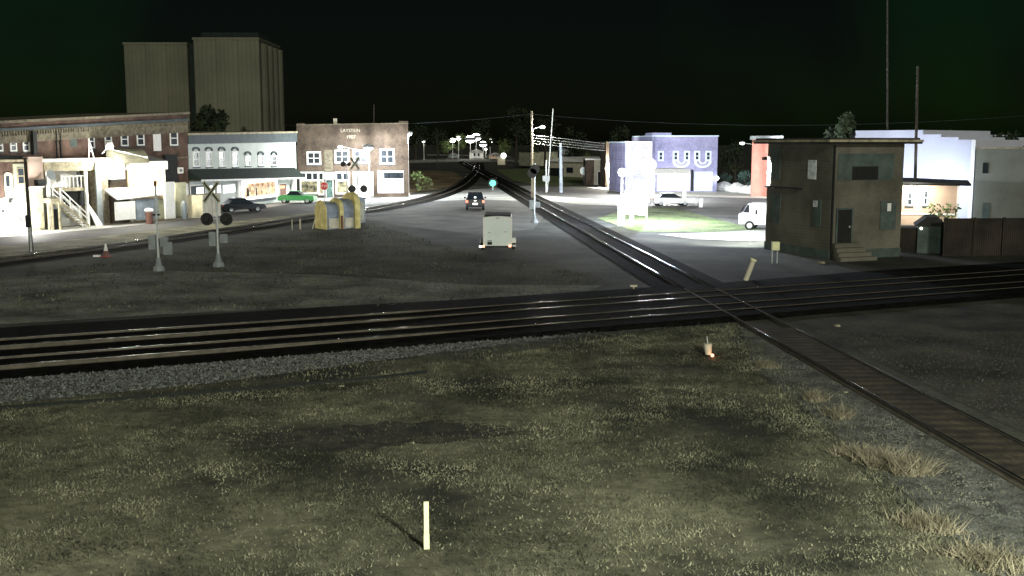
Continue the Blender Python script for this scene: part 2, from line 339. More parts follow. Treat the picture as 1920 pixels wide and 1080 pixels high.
# ------------------------------------------------------------------ windows and doors
def window(T, F, px, off=0, fw=.12, pane='glass', bars=1, vbars=0, name='window', frame='white', sill=True):
    x0, x1, z0, z1 = F.box(*px, off); y = off
    m = MB().box(x0, x0 + fw, y - .07, y, z0, z1).box(x1 - fw, x1, y - .07, y, z0, z1).box(x0 + fw, x1 - fw, y - .07, y, z1 - fw, z1).box(x0 + fw, x1 - fw, y - .07, y, z0, z0 + fw)
    for i in range(bars):
        zc = z0 + (z1 - z0) * (i + 1) / (bars + 1); m.box(x0 + fw, x1 - fw, y - .06, y, zc - .04, zc + .04)
    for i in range(vbars):
        xc = x0 + (x1 - x0) * (i + 1) / (vbars + 1); m.box(xc - .05, xc + .05, y - .065, y, z0 + fw, z1 - fw)
    w = m.build(name, M[frame], T)
    MB().box(x0 + fw * .5, x1 - fw * .5, y - .025, y - .005, z0 + fw * .5, z1 - fw * .5).build('pane', M[pane], w)
    if sill: MB().box(x0 - .08, x1 + .08, y - .14, y, z0 - .12, z0 - .003).build('sill', M['greyband'] if frame == 'white' else M[frame], w)
    return w
def door(T, F, px, off=0, m='dark', name='door', frame='white'):
    x0, x1, z0, z1 = F.box(*px, off); z0 = max(z0, .02); y = off
    d = MB().box(x0, x1, y - .05, y, z0, z1).build(name, M[m], T)
    MB().box(x0 - .1, x0, y - .09, y, z0, z1 + .1).box(x1, x1 + .1, y - .09, y, z0, z1 + .1).box(x0, x1, y - .09, y, z1, z1 + .1).build('door_frame', M[frame], d)
    MB().box(x1 - .18, x1 - .1, y - .1, y - .05, (z0 + z1) / 2 - .1, (z0 + z1) / 2 + .02).build('handle', M['galv'], d)
    return d
def panel(T, F, px, name, m, y0, y1, bevel=0):
    x0, x1, z0, z1 = F.box(*px, y0); return MB().box(x0, x1, y0, y1, max(z0, .01), z1).build(name, M[m], T, bevel)
def text(T, s, x, y, z, size, m, name='lettering', depth=.03):
    c = bpy.data.curves.new('t', 'FONT'); c.body = s; c.size = size; c.extrude = depth; c.align_x = 'CENTER'
    o = bpy.data.objects.new('t', c); COL.objects.link(o); dg = bpy.context.evaluated_depsgraph_get()
    me = bpy.data.meshes.new_from_object(o.evaluated_get(dg)); bpy.data.objects.remove(o)
    me.transform(Matrix.Translation((x, y, z)) @ Matrix.Rotation(math.radians(90), 4, 'X')); me.materials.clear(); me.materials.append(M[m])
    r = bpy.data.objects.new(name, me); COL.objects.link(r); r.parent = T; return r

# ------------------------------------------------------------------ long brick building, left
FB = Fr((-41.9, 88.7), (-32.2, 107)); T = fthing(FB, 'brick_building', 'long two-storey red brick building with a buff corbelled cornice, behind the annexes at left', 'building')
x0, z0 = FB.at(-60, 232); x1, z1 = FB.at(350, 212)
def slab(x0, x1, za0, za1, zb0, zb1, y0, y1):   # a band whose ends have their own heights
    return MB().hexa([(x0, y0, za0), (x1, y0, zb0), (x1, y1, zb0), (x0, y1, za0), (x0, y0, za1), (x1, y0, zb1), (x1, y1, zb1), (x0, y1, za1)])
slab(x0, x1, 0, z0, 0, z1, 0, 14).build('wall', M['brick'], T)
slab(x0, x1 + .1, z0 - .1, z0 + .12, z1 - .1, z1 + .12, -.35, 14.2).build('cornice', M['brickband'], T)
slab(x0, x1 + .02, z0 - .72, z0 - .5, z1 - .78, z1 - .5, -.25, -.002).build('dark_frieze', M['greyband'], T)
dn = MB(); dn2 = MB()
slab(x0, x1, z0 - 1.72, z0 - .72, z1 - 1.85, z1 - .78, -.1, -.002).build('brick_band', M['brickband'], T)
for i in range(90):
    f = i / 90; xx = x0 + (x1 - x0) * f; zz = z0 + (z1 - z0) * f
    dn.box(xx, xx + .14, -.2, -.102, zz - 1.15, zz - .8)
dn.build('dentils', M['brickband'], T)
slab(x0, x1, z0 - 3.9, z0 - 3.78, z1 - 4.35, z1 - 4.2, -.06, -.002).build('belt_course', M['brickband'], T)
for a in ((-6, 261, 5, 284), (18, 261, 31, 284), (42, 260, 55, 284), (165, 252, 177, 278), (196, 250, 209, 277), (226, 248, 240, 274), (256, 247, 270, 273), (318, 245, 333, 273)):
    window(T, FB, a)
panel(T, FB, (288, 247, 302, 283), 'boarded_window', 'white', -.06, -.002)
panel(T, FB, (132, 256, 144, 276), 'blocked_window', 'towerplaster', -.06, -.002)
panel(T, FB, (63, 246, 70, 290), 'chimney_flue', 'dark', -.5, -.11)
m = MB()
for a in (105, 112): xx, zz = FB.at(a, 262); m.box(xx - .05, xx + .05, -.12, -.002, zz - 2.4, zz + .8)
m.build('downpipes', M['dark'], T)
panel(T, FB, (311, 290, 333, 342), 'dark_stair_door', 'dark', -.4, -.002)
# air conditioner
t = fthing(FB, 'air_conditioner', 'white square air conditioner high on the brick wall beside the grey building', 'air conditioner')
panel(t, FB, (334, 314, 344, 325), 'housing', 'white', -.5, -.003); xx, zz = FB.at(339, 319.5, -.5)
MB().tube((xx, -.51, zz), (xx, -.54, zz), .17, n=14).build('fan_grille', M['greymetal'], t)

# ------------------------------------------------------------------ annexes along the alley
FA = Fr(G(0, 438), G(328, 410))
t = fthing(FA, 'annex_house', 'low flat-roofed annex with arched white door at far left edge', 'building')
x0, x1, _, zt = FA.box(-60, 304, 53, 437)
MB().box(x0, x1, 0, 5, 0, zt).build('wall', M['brick'], t)
MB().box(x0, x1 + .1, -.25, 5.2, zt, zt + .18).build('roof_trim', M['wood'], t)
MB().box(x0, x1, .4, 5, zt + .18, zt + .5).build('roof', M['roofdark'], t)
panel(t, FA, (-60, 372, 52, 437), 'lower_wall', 'white', -.12, -.002)
panel(t, FA, (26, 307, 52, 372), 'painted_bay', 'stucco', -.1, -.002)
window(t, FA, (32, 315, 45, 345), -.1, .06, frame='wood', sill=False)
x0, x1, z0, z1 = FA.box(7, 323, 23, 372, 0); xc = (x0 + x1) / 2; r = (x1 - x0) / 2
m = MB(); m.prism([(x0, z0), (x1, z0)] + [(xc + r * math.cos(a), z1 - r * .6 + r * .6 * math.sin(a)) for a in [math.pi * i / 8 for i in range(9)]], -.09, -.002)
d = m.build('arched_door', M['cream'], t); panel(d, FA, (12, 330, 18, 350), 'door_glass', 'glass', -.12, -.09)
window(t, FA, (0, 391, 9, 400), -.12, .05, bars=0, sill=False); panel(t, FA, (41, 400, 46, 412), 'meter_box', 'greymetal', -.4, -.12)
t = fthing(FA, 'wall_light', 'blazing floodlight low on the white annex wall at left edge', 'wall light')
xx, zz = FA.at(22, 378, -.2); MB().box(xx - .2, xx + .2, -.5, -.13, zz - .1, zz + .2).build('housing', M['black'], t); MB().box(xx - .17, xx + .17, -.54, -.5, zz - .1, zz + .12).build('lens', M['lampglow'], t)
light(t, (xx, -2.2, zz - .4), 1700, r=.15)

t = fthing(FA, 'stucco_block', 'blank pale stucco block with pink upper wall, between annex and stairs', 'building')
x0, x1, _, zt = FA.box(57, 352, 82, 431, -.6); MB().box(x0, x1, -.6, 4.5, 0, zt).build('lower_wall', M['stucco'], t)
MB().box(x0 - .05, x1 + .1, -.7, 0, zt, zt + .1).build('ledge', M['white'], t)
x0, x1, _, z2 = FA.box(56, 294, 84, 431, 0); MB().box(x0, x1, .02, 4.5, zt + .1, z2).build('upper_wall', M['pinkwall'], t)
panel(t, FA, (76, 398, 83, 428), 'downpipe_shoe', 'wood', -.8, -.602)
panel(t, FA, (72, 337, 87, 348), 'vent_box', 'dark', -.5, -.0)

t = fthing(FA, 'covered_deck', 'raised deck with a flat white roof and a white timber stair down to the alley', 'deck')
x0, x1, z0, z1 = FA.box(86, 296, 208, 303, -.4)
MB().box(x0, x1, -.4, 3.5, z0, z1 - .05).build('roof', M['white'], t)
MB().box(x0 + .2, x1 - .1, -.2, 3.2, z0 - .75, z0 - .002).build('fascia', M['wood'], t)
xa, xb, _, zt = FA.box(88, 318, 182, 428, 1.6)
MB().box(xa, xb, 1.6, 3.4, 0, z0 - .76).build('back_wall', M['white'], t)
for px in (92, 163):
    xx, _ = FA.at(px, 380, -.3); MB().box(xx - .11, xx + .11, -.4, -.2, 0, z0 - .76).build('post', M['white'], t)
xa, xb, zf, zg = FA.box(118, 352, 162, 358, -.3); MB().box(xa, xb, -.25, 1.58, zf, zg).build('deck_floor', M['wood'], t)
panel(t, FA, (124, 358, 161, 386), 'dark_recess', 'dark', .2, .6)  # near-black slab; shade under the deck put into its colour
m = MB(); zr = zg + 1.0; m.box(xa, xb, -.22, -.16, zr - .08, zr)
for i in range(7): xx = xa + (xb - xa) * i / 6; m.box(xx - .03, xx + .03, -.22, -.16, zg, zr)
m.build('railing', M['white'], t)
window(t, FA, (118, 311, 131, 319), 1.6, .08, bars=0, sill=False, frame='dark'); panel(t, FA, (145, 322, 156, 346), 'screen_door', 'greymetal', 1.5, 1.598)
# stair
xa, za = FA.at(108, 375, -1.2); xb, zb = FA.at(163, 430, -1.2); zb = .05; nst = 11
s = MB(); w = MB()
for i in range(nst):
    f = i / nst; xx = xa + (xb - xa) * f; zz = za + (zb - za) * f; s.box(xx, xx + (xb - xa) / nst * .95, -1.5, -.7, zz - .06, zz)
s.build('stair_treads', M['white'], t)
for yy in (-1.55, -.68):
    MB().hexa([(xa, yy, za - .28), (xb, yy, zb - .05), (xb, yy + .05, zb - .05), (xa, yy + .05, za - .28), (xa, yy, za - .02), (xb, yy, zb + .2), (xb, yy + .05, zb + .2), (xa, yy + .05, za - .02)]).build('stringer', M['wood'], t)
    m = MB()
    for dz in (.55, .95): m.tube((xa, yy, za + dz), (xb, yy, zb + dz), .045, n=6)
    for f in (0, .33, .66, 1): m.tube((xa + (xb - xa) * f, yy, za + (zb - za) * f), (xa + (xb - xa) * f, yy, za + (zb - za) * f + .98), .04, n=6)
    m.build('handrail', M['white'], t)
xc, xd, zc, zd = FA.box(90, 372, 112, 380, -1.2); MB().box(xc, xd, -1.5, -.65, zc, zd).build('stair_landing', M['wood'], t)
m = MB()
for px in (92, 98, 112):
    xx, _ = FA.at(px, 400, -1.4); m.box(xx - .07, xx + .07, -1.45, -1.3, 0, zc)
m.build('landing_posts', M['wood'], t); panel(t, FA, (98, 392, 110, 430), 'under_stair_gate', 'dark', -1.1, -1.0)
t = fthing(FA, 'satellite_dish', 'grey satellite dish on the lit wall above the stair landing', 'satellite dish')
xx, zz = FA.at(94, 330, -.8); m = MB()
for j in range(5):
    pass
m.tube((xx, -.55, zz), (xx, -.9, zz + .1), .14, .42, 14); m.build('dish', M['greymetal'], t, smooth=False); MB().tube((xx, .0, zz - .3), (xx, -.55, zz), .04).build('arm', M['galv'], t)
t = fthing(FA, 'brick_pier', 'tall peeling brick chimney pier beside the deck under the floodlight', 'pier')
x0, x1, _, zt = FA.box(181, 303, 204, 424, -.3); MB().box(x0, x1, -.3, 2.5, 0, zt).build('stack', M['brickband'], t)
MB().box(x0 - .08, x0 + .5, -.42, -.3, 0, zt - .3).build('downpipe', M['greymetal'], t)
t = fthing(FA, 'tarp', 'white tarp leaning in the corner between stair and brick pier', 'tarp')
x0, x1, _, zt = FA.box(166, 363, 180, 418, -.1)
MB().add([(x0, -.9, .02), (x1, -.9, .02), (x1 - .1, .9, zt * .8), (x0 + .3, .9, zt), ((x0 + x1) / 2, -.5, zt * .35), (x0, -.86, 0.01), (x1, -.86, .01), (x1 - .1, .94, zt * .8), (x0 + .3, .94, zt)], [(0, 1, 4), (1, 2, 4), (2, 3, 4), (3, 0, 4), (5, 6, 7, 8), (0, 1, 6, 5), (1, 2, 7, 6), (2, 3, 8, 7), (3, 0, 5, 8)]).build('sheet', M['white'], t)
# brick wing with rounded canopy
t = fthing(FA, 'brick_wing', 'small brick wing under the floodlight with a rounded dark canopy and a white panel painted as lamp glare', 'building')
x0, x1, _, zt = FA.box(206, 304, 244, 420, .3); MB().box(x0, x1, .3, 5, 0, zt).build('wall', M['brickbrown'], t)
panel(t, FA, (207, 303, 234, 336), 'painted_glare_panel', 'white', -.2, .298)  # floodlight's blown-out patch on the brick, put into a white panel
MB().box(*FA.box(207, 337, 235, 340, -.3)[:2], -.35, .29, *FA.box(207, 337, 235, 340, -.3)[2:]).build('panel_ledge', M['dark'], t)
xa, xb, za, zb = FA.box(208, 278, 268, 306, -.2); m = MB(); n = 10; rows = []
for j in range(6):
    a = j / 5 * math.pi / 2; zz = za + (zb - za) * math.sin(a); yy = -1.3 * math.cos(a)
    rows.append([(xa + (xb - xa) * (i / n) * (1 - .0 * j), yy + .35, zz + (xa + (xb - xa) * i / n - xa) * .0) for i in range(n + 1)])
vs = [v for r in rows for v in r] + [(xa, .36, za), (xb, .36, za)]
fs = [(j * 11 + i, j * 11 + i + 1, (j + 1) * 11 + i + 1, (j + 1) * 11 + i) for j in range(5) for i in range(n)]
fs += [tuple(j * 11 for j in range(6)) + (66,), tuple(j * 11 + 10 for j in range(6)) + (67,)]
M['canopycloth'] = mat('olive_canopy', (.13, .125, .085), .9, .3, 1); m.add(vs, fs); m.build('rounded_canopy', M['canopycloth'], t)
t = fthing(FA, 'floodlight', 'brilliant white floodlight on the pier above the brick wing', 'floodlight')
xx, zz = FA.at(205, 275, -.9); MB().tube((xx, 0, zz - .6), (xx, -.9, zz + .1), .05).build('arm', M['galv'], t)
MB().ball((xx, -.95, zz), .3, sz=.8).build('lens', M['lampglow'], t); MB().tube((xx, -.95, zz + .2), (xx, -.95, zz + .42), .34, .2).build('hood', M['white'], t)
light(t, (xx - .1, -1.9, zz - 1.1), 2000, r=.18); light(t, (xx + .6, -4.6, zz - 1.3), 1100, (1, 1, .86), r=.18)
MB().tube((xx, -.9, zz - .2), (xx + .6, -4.6, zz - .9), .03).build('added_long_arm', M['galv'], t)  # arm added for the second light, which brightens the alley fronts
# porch with tan wall
t = fthing(FA, 'enclosed_porch', 'enclosed porch with tan lit wall and thick white fascia, right of the brick wing', 'building')
x0, x1, z0, z1 = FA.box(242, 318, 308, 352, .1); zt = FA.at(275, 303, -.2)[1]
MB().box(x0, x1, .1, 4.0, 0, z1).build('wall', M['tanboard'], t)
MB().box(x0 - .15, x1 + .2, -.2, 4.0, z1, zt).build('fascia', M['white'], t)
xa, za = FA.at(252, 291, 2.5)
MB().hexa([(x0 - .1, -.15, zt), (x1 + .15, -.15, zt), (x1 - .1, 3.8, zt), (x0 + 1.2, 3.8, zt), (x0 - .1, -.15, zt + .06), (x1 + .15, -.15, zt + .06), (x1 - .1, 3.8, zt + .95), (x0 + 1.2, 3.8, zt + .95)]).build('roof', M['roofgrey'], t)
m = MB()
for f in (.02, .98): xx = x0 + (x1 - x0) * f; m.box(xx - .12, xx + .12, .0, .098, 0, z1)
m.build('corner_boards', M['white'], t)
light(t, ((x0 + x1) / 2 + .4, -1.5, z1 - 1.3), 900, (1, .9, .66), r=.2)
# lean-to
t = fthing(FA, 'lean_to_shed', 'low lean-to shed with bright white sloping roof and blue-grey tarp sides', 'shed')
x0, x1, z0, z1 = FA.box(216, 352, 324, 372, -2)
MB().hexa([(x0, -2.2, z0), (x1, -2.2, z0 + .25), (x1, 0, z1 - .25), (x0 + .6, 0, z1 - .25), (x0, -2.2, z0 + .1), (x1, -2.2, z0 + .35), (x1, .0, z1), (x0 + .6, .0, z1)]).build('roof', M['white'], t)
panel(t, FA, (256, 373, 297, 412), 'tarp_side', 'bluegrey', -1.9, -1.7); panel(t, FA, (297, 373, 310, 409), 'board_side', 'stucco', -1.85, -1.7)
panel(t, FA, (310, 341, 328, 410), 'white_gable', 'white', -2.4, -2.2)
panel(t, FA, (218, 378, 254, 412), 'white_side', 'white', -2.1, -1.9)
t = fthing(FA, 'trash_bin', 'brown trash bin topped with a white bag, in front of the tarp shed', 'trash bin')
xx, _ = FA.at(275, 405, -2.6); MB().tube((xx, -2.9, 0), (xx, -2.9, 1.05), .27, .36, 14).build('barrel', M['brown'], t); MB().ball((xx, -2.9, 1.18), .4, sz=.55).build('bag', M['white'], t)
t = fthing(FA, 'fence', 'grey-green board fence panel between white gable and grey building', 'fence')
panel(t, FA, (329, 342, 350, 406), 'boards', 'stucco', -1.0, -.85)
t = fthing(FA, 'gas_cylinder', 'upright white gas cylinder before the grey-green fence', 'gas cylinder')
xx, _ = FA.at(345, 400, -1.5); MB().tube((xx, -1.5, .05), (xx, -1.5, 1.5), .24, n=14).build('tank', M['bluegrey'], t); MB().tube((xx, -1.5, 1.5), (xx, -1.5, 1.75), .24, .08, 14).build('cap', M['bluegrey'], t)
t = fthing(FA, 'rooftop_ladder', 'dark ladder frame with white cloth standing on the flat deck roof', 'ladder')
zr = FA.at(170, 296, .6)[1]; xx, _ = FA.at(166, 285, .6); m = MB()
m.tube((xx, .6, zr), (xx + .1, .6, zr + 1.25), .05); m.tube((xx + .55, .6, zr), (xx + .2, .6, zr + 1.25), .05); m.tube((xx + .1, .6, zr + .6), (xx + .45, .6, zr + .6), .04); m.build('frame', M['white'], t)

# ------------------------------------------------------------------ grey shop building
FG = Fr(G(350, 402), G(554, 375)); T = fthing(FG, 'shop_building', 'pale grey two-storey shop building with slate cornice and long dark awning', 'building')
x0, z0 = FG.at(350, 252); x1, z1 = FG.at(554, 248); x0 += .02
slab(x0, x1, 0, z0, 0, z1, 0, 16).build('wall', M['grey'], T)
slab(x0, x1, z0 - .95, z0 - .08, z1 - 1.2, z1 - .1, -.2, -.002).build('cornice', M['greyband'], T)
slab(x0, x1, z0 - .08, z0 + .12, z1 - .1, z1 + .12, -.3, 16).build('coping', M['wood'], T)
def arched(cx, top, bot, hw, dark):
    x0, x1, z0, z1 = FG.box(cx - hw, top, cx + hw, bot, 0); w = window(T, FG, (cx - hw, top, cx + hw, bot), 0, .14, bars=1)
    xc = (x0 + x1) / 2; r = (x1 - x0) / 2 + .12; m = MB()
    for i in range(8):
        a = math.pi * (.1 + .8 * i / 8); b = math.pi * (.1 + .8 * (i + 1) / 8)
        m.hexa([(xc + r * math.cos(b), -.16, z1 + .45 * r * math.sin(b) - .05), (xc + r * math.cos(a), -.16, z1 + .45 * r * math.sin(a) - .05), (xc + r * math.cos(a), -.002, z1 + .45 * r * math.sin(a) - .05), (xc + r * math.cos(b), -.002, z1 + .45 * r * math.sin(b) - .05),
                (xc + r * math.cos(b), -.16, z1 + .45 * r * math.sin(b) + .14), (xc + r * math.cos(a), -.16, z1 + .45 * r * math.sin(a) + .14), (xc + r * math.cos(a), -.002, z1 + .45 * r * math.sin(a) + .14), (xc + r * math.cos(b), -.002, z1 + .45 * r * math.sin(b) + .14)])
    m.build('brick_arch', M['greyband'], w)
for cx in (367, 391, 415, 440): arched(cx, 284, 313, 5.5, 1)
for cx in (464, 488, 513): arched(cx, 292, 311, 4.8, 0)
xa, za = FG.at(350, 317); xb, zb = FG.at(552, 314); xc, zc = FG.at(350, 340, -1.5); xd, zd = FG.at(552, 335, -1.5)
MB().hexa([(xa, -1.5, zc), (xb, -1.5, zd), (xb, -.002, zd), (xa, -.002, zc), (xa, -1.48, zc + .08), (xb, -1.48, zd + .08), (xb, -.002, zb), (xa, -.002, za)]).build('awning', M['awning'], T)
MB().hexa([(xa, -1.53, zc - .12), (xb, -1.53, zd - .12), (xb, -1.5, zd - .12), (xa, -1.5, zc - .12), (xa, -1.53, zc + .06), (xb, -1.53, zd + .06), (xb, -1.5, zd + .06), (xa, -1.5, zc + .06)]).build('awning_valance', M['white'], T)
panel(T, FG, (350, 345, 449, 394), 'grey_shop_front', 'grey', -.12, -.002)
door(T, FG, (357, 348, 384, 398), -.12, 'greyband', 'shop_door'); w = panel(T, FG, (369, 351, 382, 366), 'lit_door_pane', 'litwin', -.2, -.18)
for a in ((393, 348, 414, 362), (419, 347, 441, 361)): panel(T, FG, a, 'lit_window', 'litwin', -.17, -.122)
panel(T, FG, (350, 344, 354, 398), 'white_pilaster', 'white', -.3, -.13); panel(T, FG, (447, 340, 451, 376), 'white_pilaster', 'white', -.3, -.122)
x0, x1, z0, z1 = FG.box(455, 342, 516, 367, -.02)
sw = MB().box(x0, x1, -.04, -.002, z0, z1).build('shop_window', M['shopglow'], T); fw = .3; M['dimglow2'] = M['dimglow']
MB().box(x0 - fw, x0, -.2, -.1, z0 - fw, z1 + fw).box(x1, x1 + fw, -.2, -.1, z0 - fw, z1 + fw).box(x0, x1, -.2, -.1, z1, z1 + fw).box(x0, x1, -.2, -.1, z0 - fw, z0).build('neon_border', M['neon'], sw)
for f in (.35, .78): xx = x0 + (x1 - x0) * f; MB().box(xx - .05, xx + .05, -.1, -.041, z0, z1).build('mullion', M['white'], sw)
for i in range(7): xx = x0 + (x1 - x0) * random.uniform(.05, .9); hh = random.uniform(.4, 1.2); MB().box(xx, xx + random.uniform(.3, .7), -.07, -.041, z0, z0 + hh).build('goods', M['tanboard' if i % 2 else 'dark'], sw)
panel(T, FG, (452, 371, 518, 378), 'kick_plate', 'greyband', -.1, -.003)
door(T, FG, (524, 345, 536, 376), -.002, 'brown'); panel(T, FG, (526, 348, 534, 353), 'open_sign', 'orangesign', -.12, -.06)
window(T, FG, (542, 344, 549, 368), -.002, .05, sill=False)
panel(T, FG, (549, 338, 554, 374), 'white_pilaster', 'white', -.3, -.003)
xx, zz = FG.at(485, 352, -1.5); light(T, (xx, -.8, zz), 120, (1, .8, .7), r=.1)
t = fthing(FG, 'utility_cabinet', 'big beige utility cabinet in front of the grey shop door', 'cabinet')
x0, x1, z0, z1 = FG.box(358, 364, 392, 398, -3); z1 = max(z1, 1.5); MB().box(x0, x1, -4.2, -2.6, .1, z1).build('body', M['cream'], t, .03)
MB().box(x0 - .1, x1 + .1, -4.4, -2.5, .02, .12).build('plinth', M['concrete'], t); MB().box((x0 + x1) / 2 - .02, (x0 + x1) / 2 + .02, -4.22, -4.2, .2, z1 - .1).build('door_seam', M['greyband'], t)

# ------------------------------------------------------------------ brown brick corner building
FC = FrA(555, 371, 765, 8); T = fthing(FC, 'corner_building', 'brown brick two-storey corner building with white windows, lettering and date in the parapet', 'building')
x0, z0 = FC.at(555, 235); x1, z1 = FC.at(765, 232); x0 += .05
slab(x0, x1, 0, z0, 0, z1, 0, 18).build('wall', M['brickbrown'], T)
slab(x0, x1 + .05, z0, z0 + .12, z1, z1 + .12, -.1, 18).build('coping', M['brickband'], T)
for a in ((556, 231, 571, 236), (748, 227, 765, 233)): panel(T, FC, a, 'parapet_block', 'brickbrown', -.05, .8)
panel(T, FC, (625, 222, 632, 234), 'chimney', 'cream', 1, 1.6)
xx, zz = FC.at(657, 249); text(T, 'LAYSTEIN', xx, -.05, zz + .1, .58, 'cream'); xx, zz = FC.at(658, 259); text(T, '1907', xx, -.05, zz - .05, .62, 'cream')
for a in ((575, 284, 602, 309), (627, 281, 655, 306), (662, 281, 690, 306), (712, 279, 740, 308)): window(T, FC, a, 0, .22, bars=1, vbars=1)
panel(T, FC, (608, 281, 624, 322), 'pale_patch', 'brickband', -.04, -.002)
def shopfront(px, mid, npan, glow):
    x0, x1, z0, z1 = FC.box(*px, 0); zc = FC.at((px[0] + px[2]) / 2, mid, 0)[1]; fw = .2
    m = MB().box(x0, x0 + fw, -.12, -.002, z0, z1).box(x1 - fw, x1, -.12, -.002, z0, z1).box(x0 + fw, x1 - fw, -.12, -.002, z1 - fw, z1).box(x0 + fw, x1 - fw, -.12, -.002, z0, z0 + fw).box(x0 + fw, x1 - fw, -.12, -.002, zc - .12, zc + .12)
    for i in range(1, npan): xx = x0 + (x1 - x0) * i / npan; m.box(xx - .08, xx + .08, -.11, -.002, zc + .12, z1 - fw)
    w = m.build('shop_window', M['white'], T)
    MB().box(x0 + .1, x1 - .1, -.04, -.003, zc, z1 - .1).build('transom_pane', M['glass'], w); MB().box(x0 + .1, x1 - .1, -.04, -.003, z0 + .1, zc - .002).build('display_pane', M[glow], w)
    return w
shopfront((562, 322, 598, 364), 338, 3, 'dimglow'); shopfront((596, 322, 608, 366), 338, 1, 'dimglow'); shopfront((629, 322, 656, 364), 338, 2, 'dimglow')
door(T, FC, (612, 338, 624, 369), -.002, 'shrub'); panel(T, FC, (606, 323, 630, 336), 'white_sign_board', 'white', -.4, -.003)
x0, x1, z0, z1 = FC.box(708, 320, 757, 362, 0); gw = MB().box(x0, x1, -.08, -.002, z0, z1).build('garage_door', M['white'], T)
for i in range(4): xx = x0 + (x1 - x0) * (.36 + .17 * i); MB().box(xx - .4, xx + .4, -.1, -.081, z1 - 1.0, z1 - .25).build('door_pane', M['glass'], gw)
panel(T, FC, (662, 322, 700, 368), 'white_garage_door', 'white', -.08, -.002)
panel(T, FC, (600, 369, 640, 373), 'step_box', 'dark', -.6, -.4)
# street lamps in front of it
def street_lamp(loc, h, label, watts, head='lampblue', glow=(.92, .96, 1), arm=(-.9, 0), r=.2, pole='galv', group=None, hs=.3):
    t = thing('street_lamp', label, 'street lamp', loc, 0, group)
    MB().tube((0, 0, 0), (0, 0, h), .1, .07).build('pole', M[pole], t); MB().tube((0, 0, 0), (0, 0, .4), .22, .13).build('base', M[pole], t)
    ax, ay = arm; MB().tube((0, 0, h - .1), (ax, ay, h + .25), .04).build('arm', M[pole], t)
    MB().ball((ax, ay, h + .35), hs * 1.2, sz=.4).build('housing', M['greymetal'], t); MB().ball((ax, ay, h + .22), hs, sz=.7).build('lens', M[head], t)
    if watts: light(t, (ax, ay, h - .35), watts, glow, r)
    return t
p = FC.w(14.8 if FC.L > 20 else 9, -3.5, 0)
lx = AT(692, 300, FC.w(FC.at(692, 330)[0], -3, 0).y)
street_lamp((lx.x, lx.y, 0), 6.2, 'bright street lamp before the brown brick corner building, beside its white garage door', 8500, arm=(.0, -.7), hs=.6)
t = bpy.data.objects['street_lamp']; MB().tube((0, 0, 5.9), (-2.5, -7, 6.6), .05).build('added_long_arm', M['galv'], t); MB().ball((-2.5, -7, 6.5), .3, sz=.6).build('added_arm_lens', M['lampblue'], t); light(t, (-2.5, -7, 6.1), 2600, (.93, 1, .95), .25)  # arm, lens and light added to brighten the grey shop front and street
lx = G(766, 368); street_lamp((lx.x, lx.y, 0), 8.0, 'white-lit lamp on a pale pole at the right corner of the brown brick building', 15000, arm=(.1, 0), pole='white', hs=.42)

# ------------------------------------------------------------------ signs, crossing signals
def stop_sign(loc, label, h=2.1, r=.42, face='red', rz=0):
    t = thing('stop_sign', label, 'road sign', loc, rz)
    MB().tube((0, 0, 0), (0, 0, h + .1), .04).build('pole', M['galv'], t)
    pts = [(r * math.cos(math.radians(22.5 + 45 * i)), h + r * math.sin(math.radians(22.5 + 45 * i))) for i in range(8)]
    f = MB().prism(pts, -.07, -.05).build('sign_face', M['white'], t)
    pts = [(r * .93 * math.cos(math.radians(22.5 + 45 * i)), h + r * .93 * math.sin(math.radians(22.5 + 45 * i))) for i in range(8)]
    MB().prism(pts, -.076, -.071).build('red_field' if face == 'red' else 'back_field', M[face], f)
    if face == 'red': text(f, 'STOP', 0, -.08, h - .12, .34, 'white', depth=.004)
    return t
q = G(609, 396); stop_sign((q.x, q.y, 0), 'red stop sign on the street before the brown brick shop front', 2.6, .45)
q = G(1095, 346); stop_sign((q.x, q.y, 0), 'pale back of a stop sign near the lit house at centre right', 2.3, .75, 'trailerwhite')

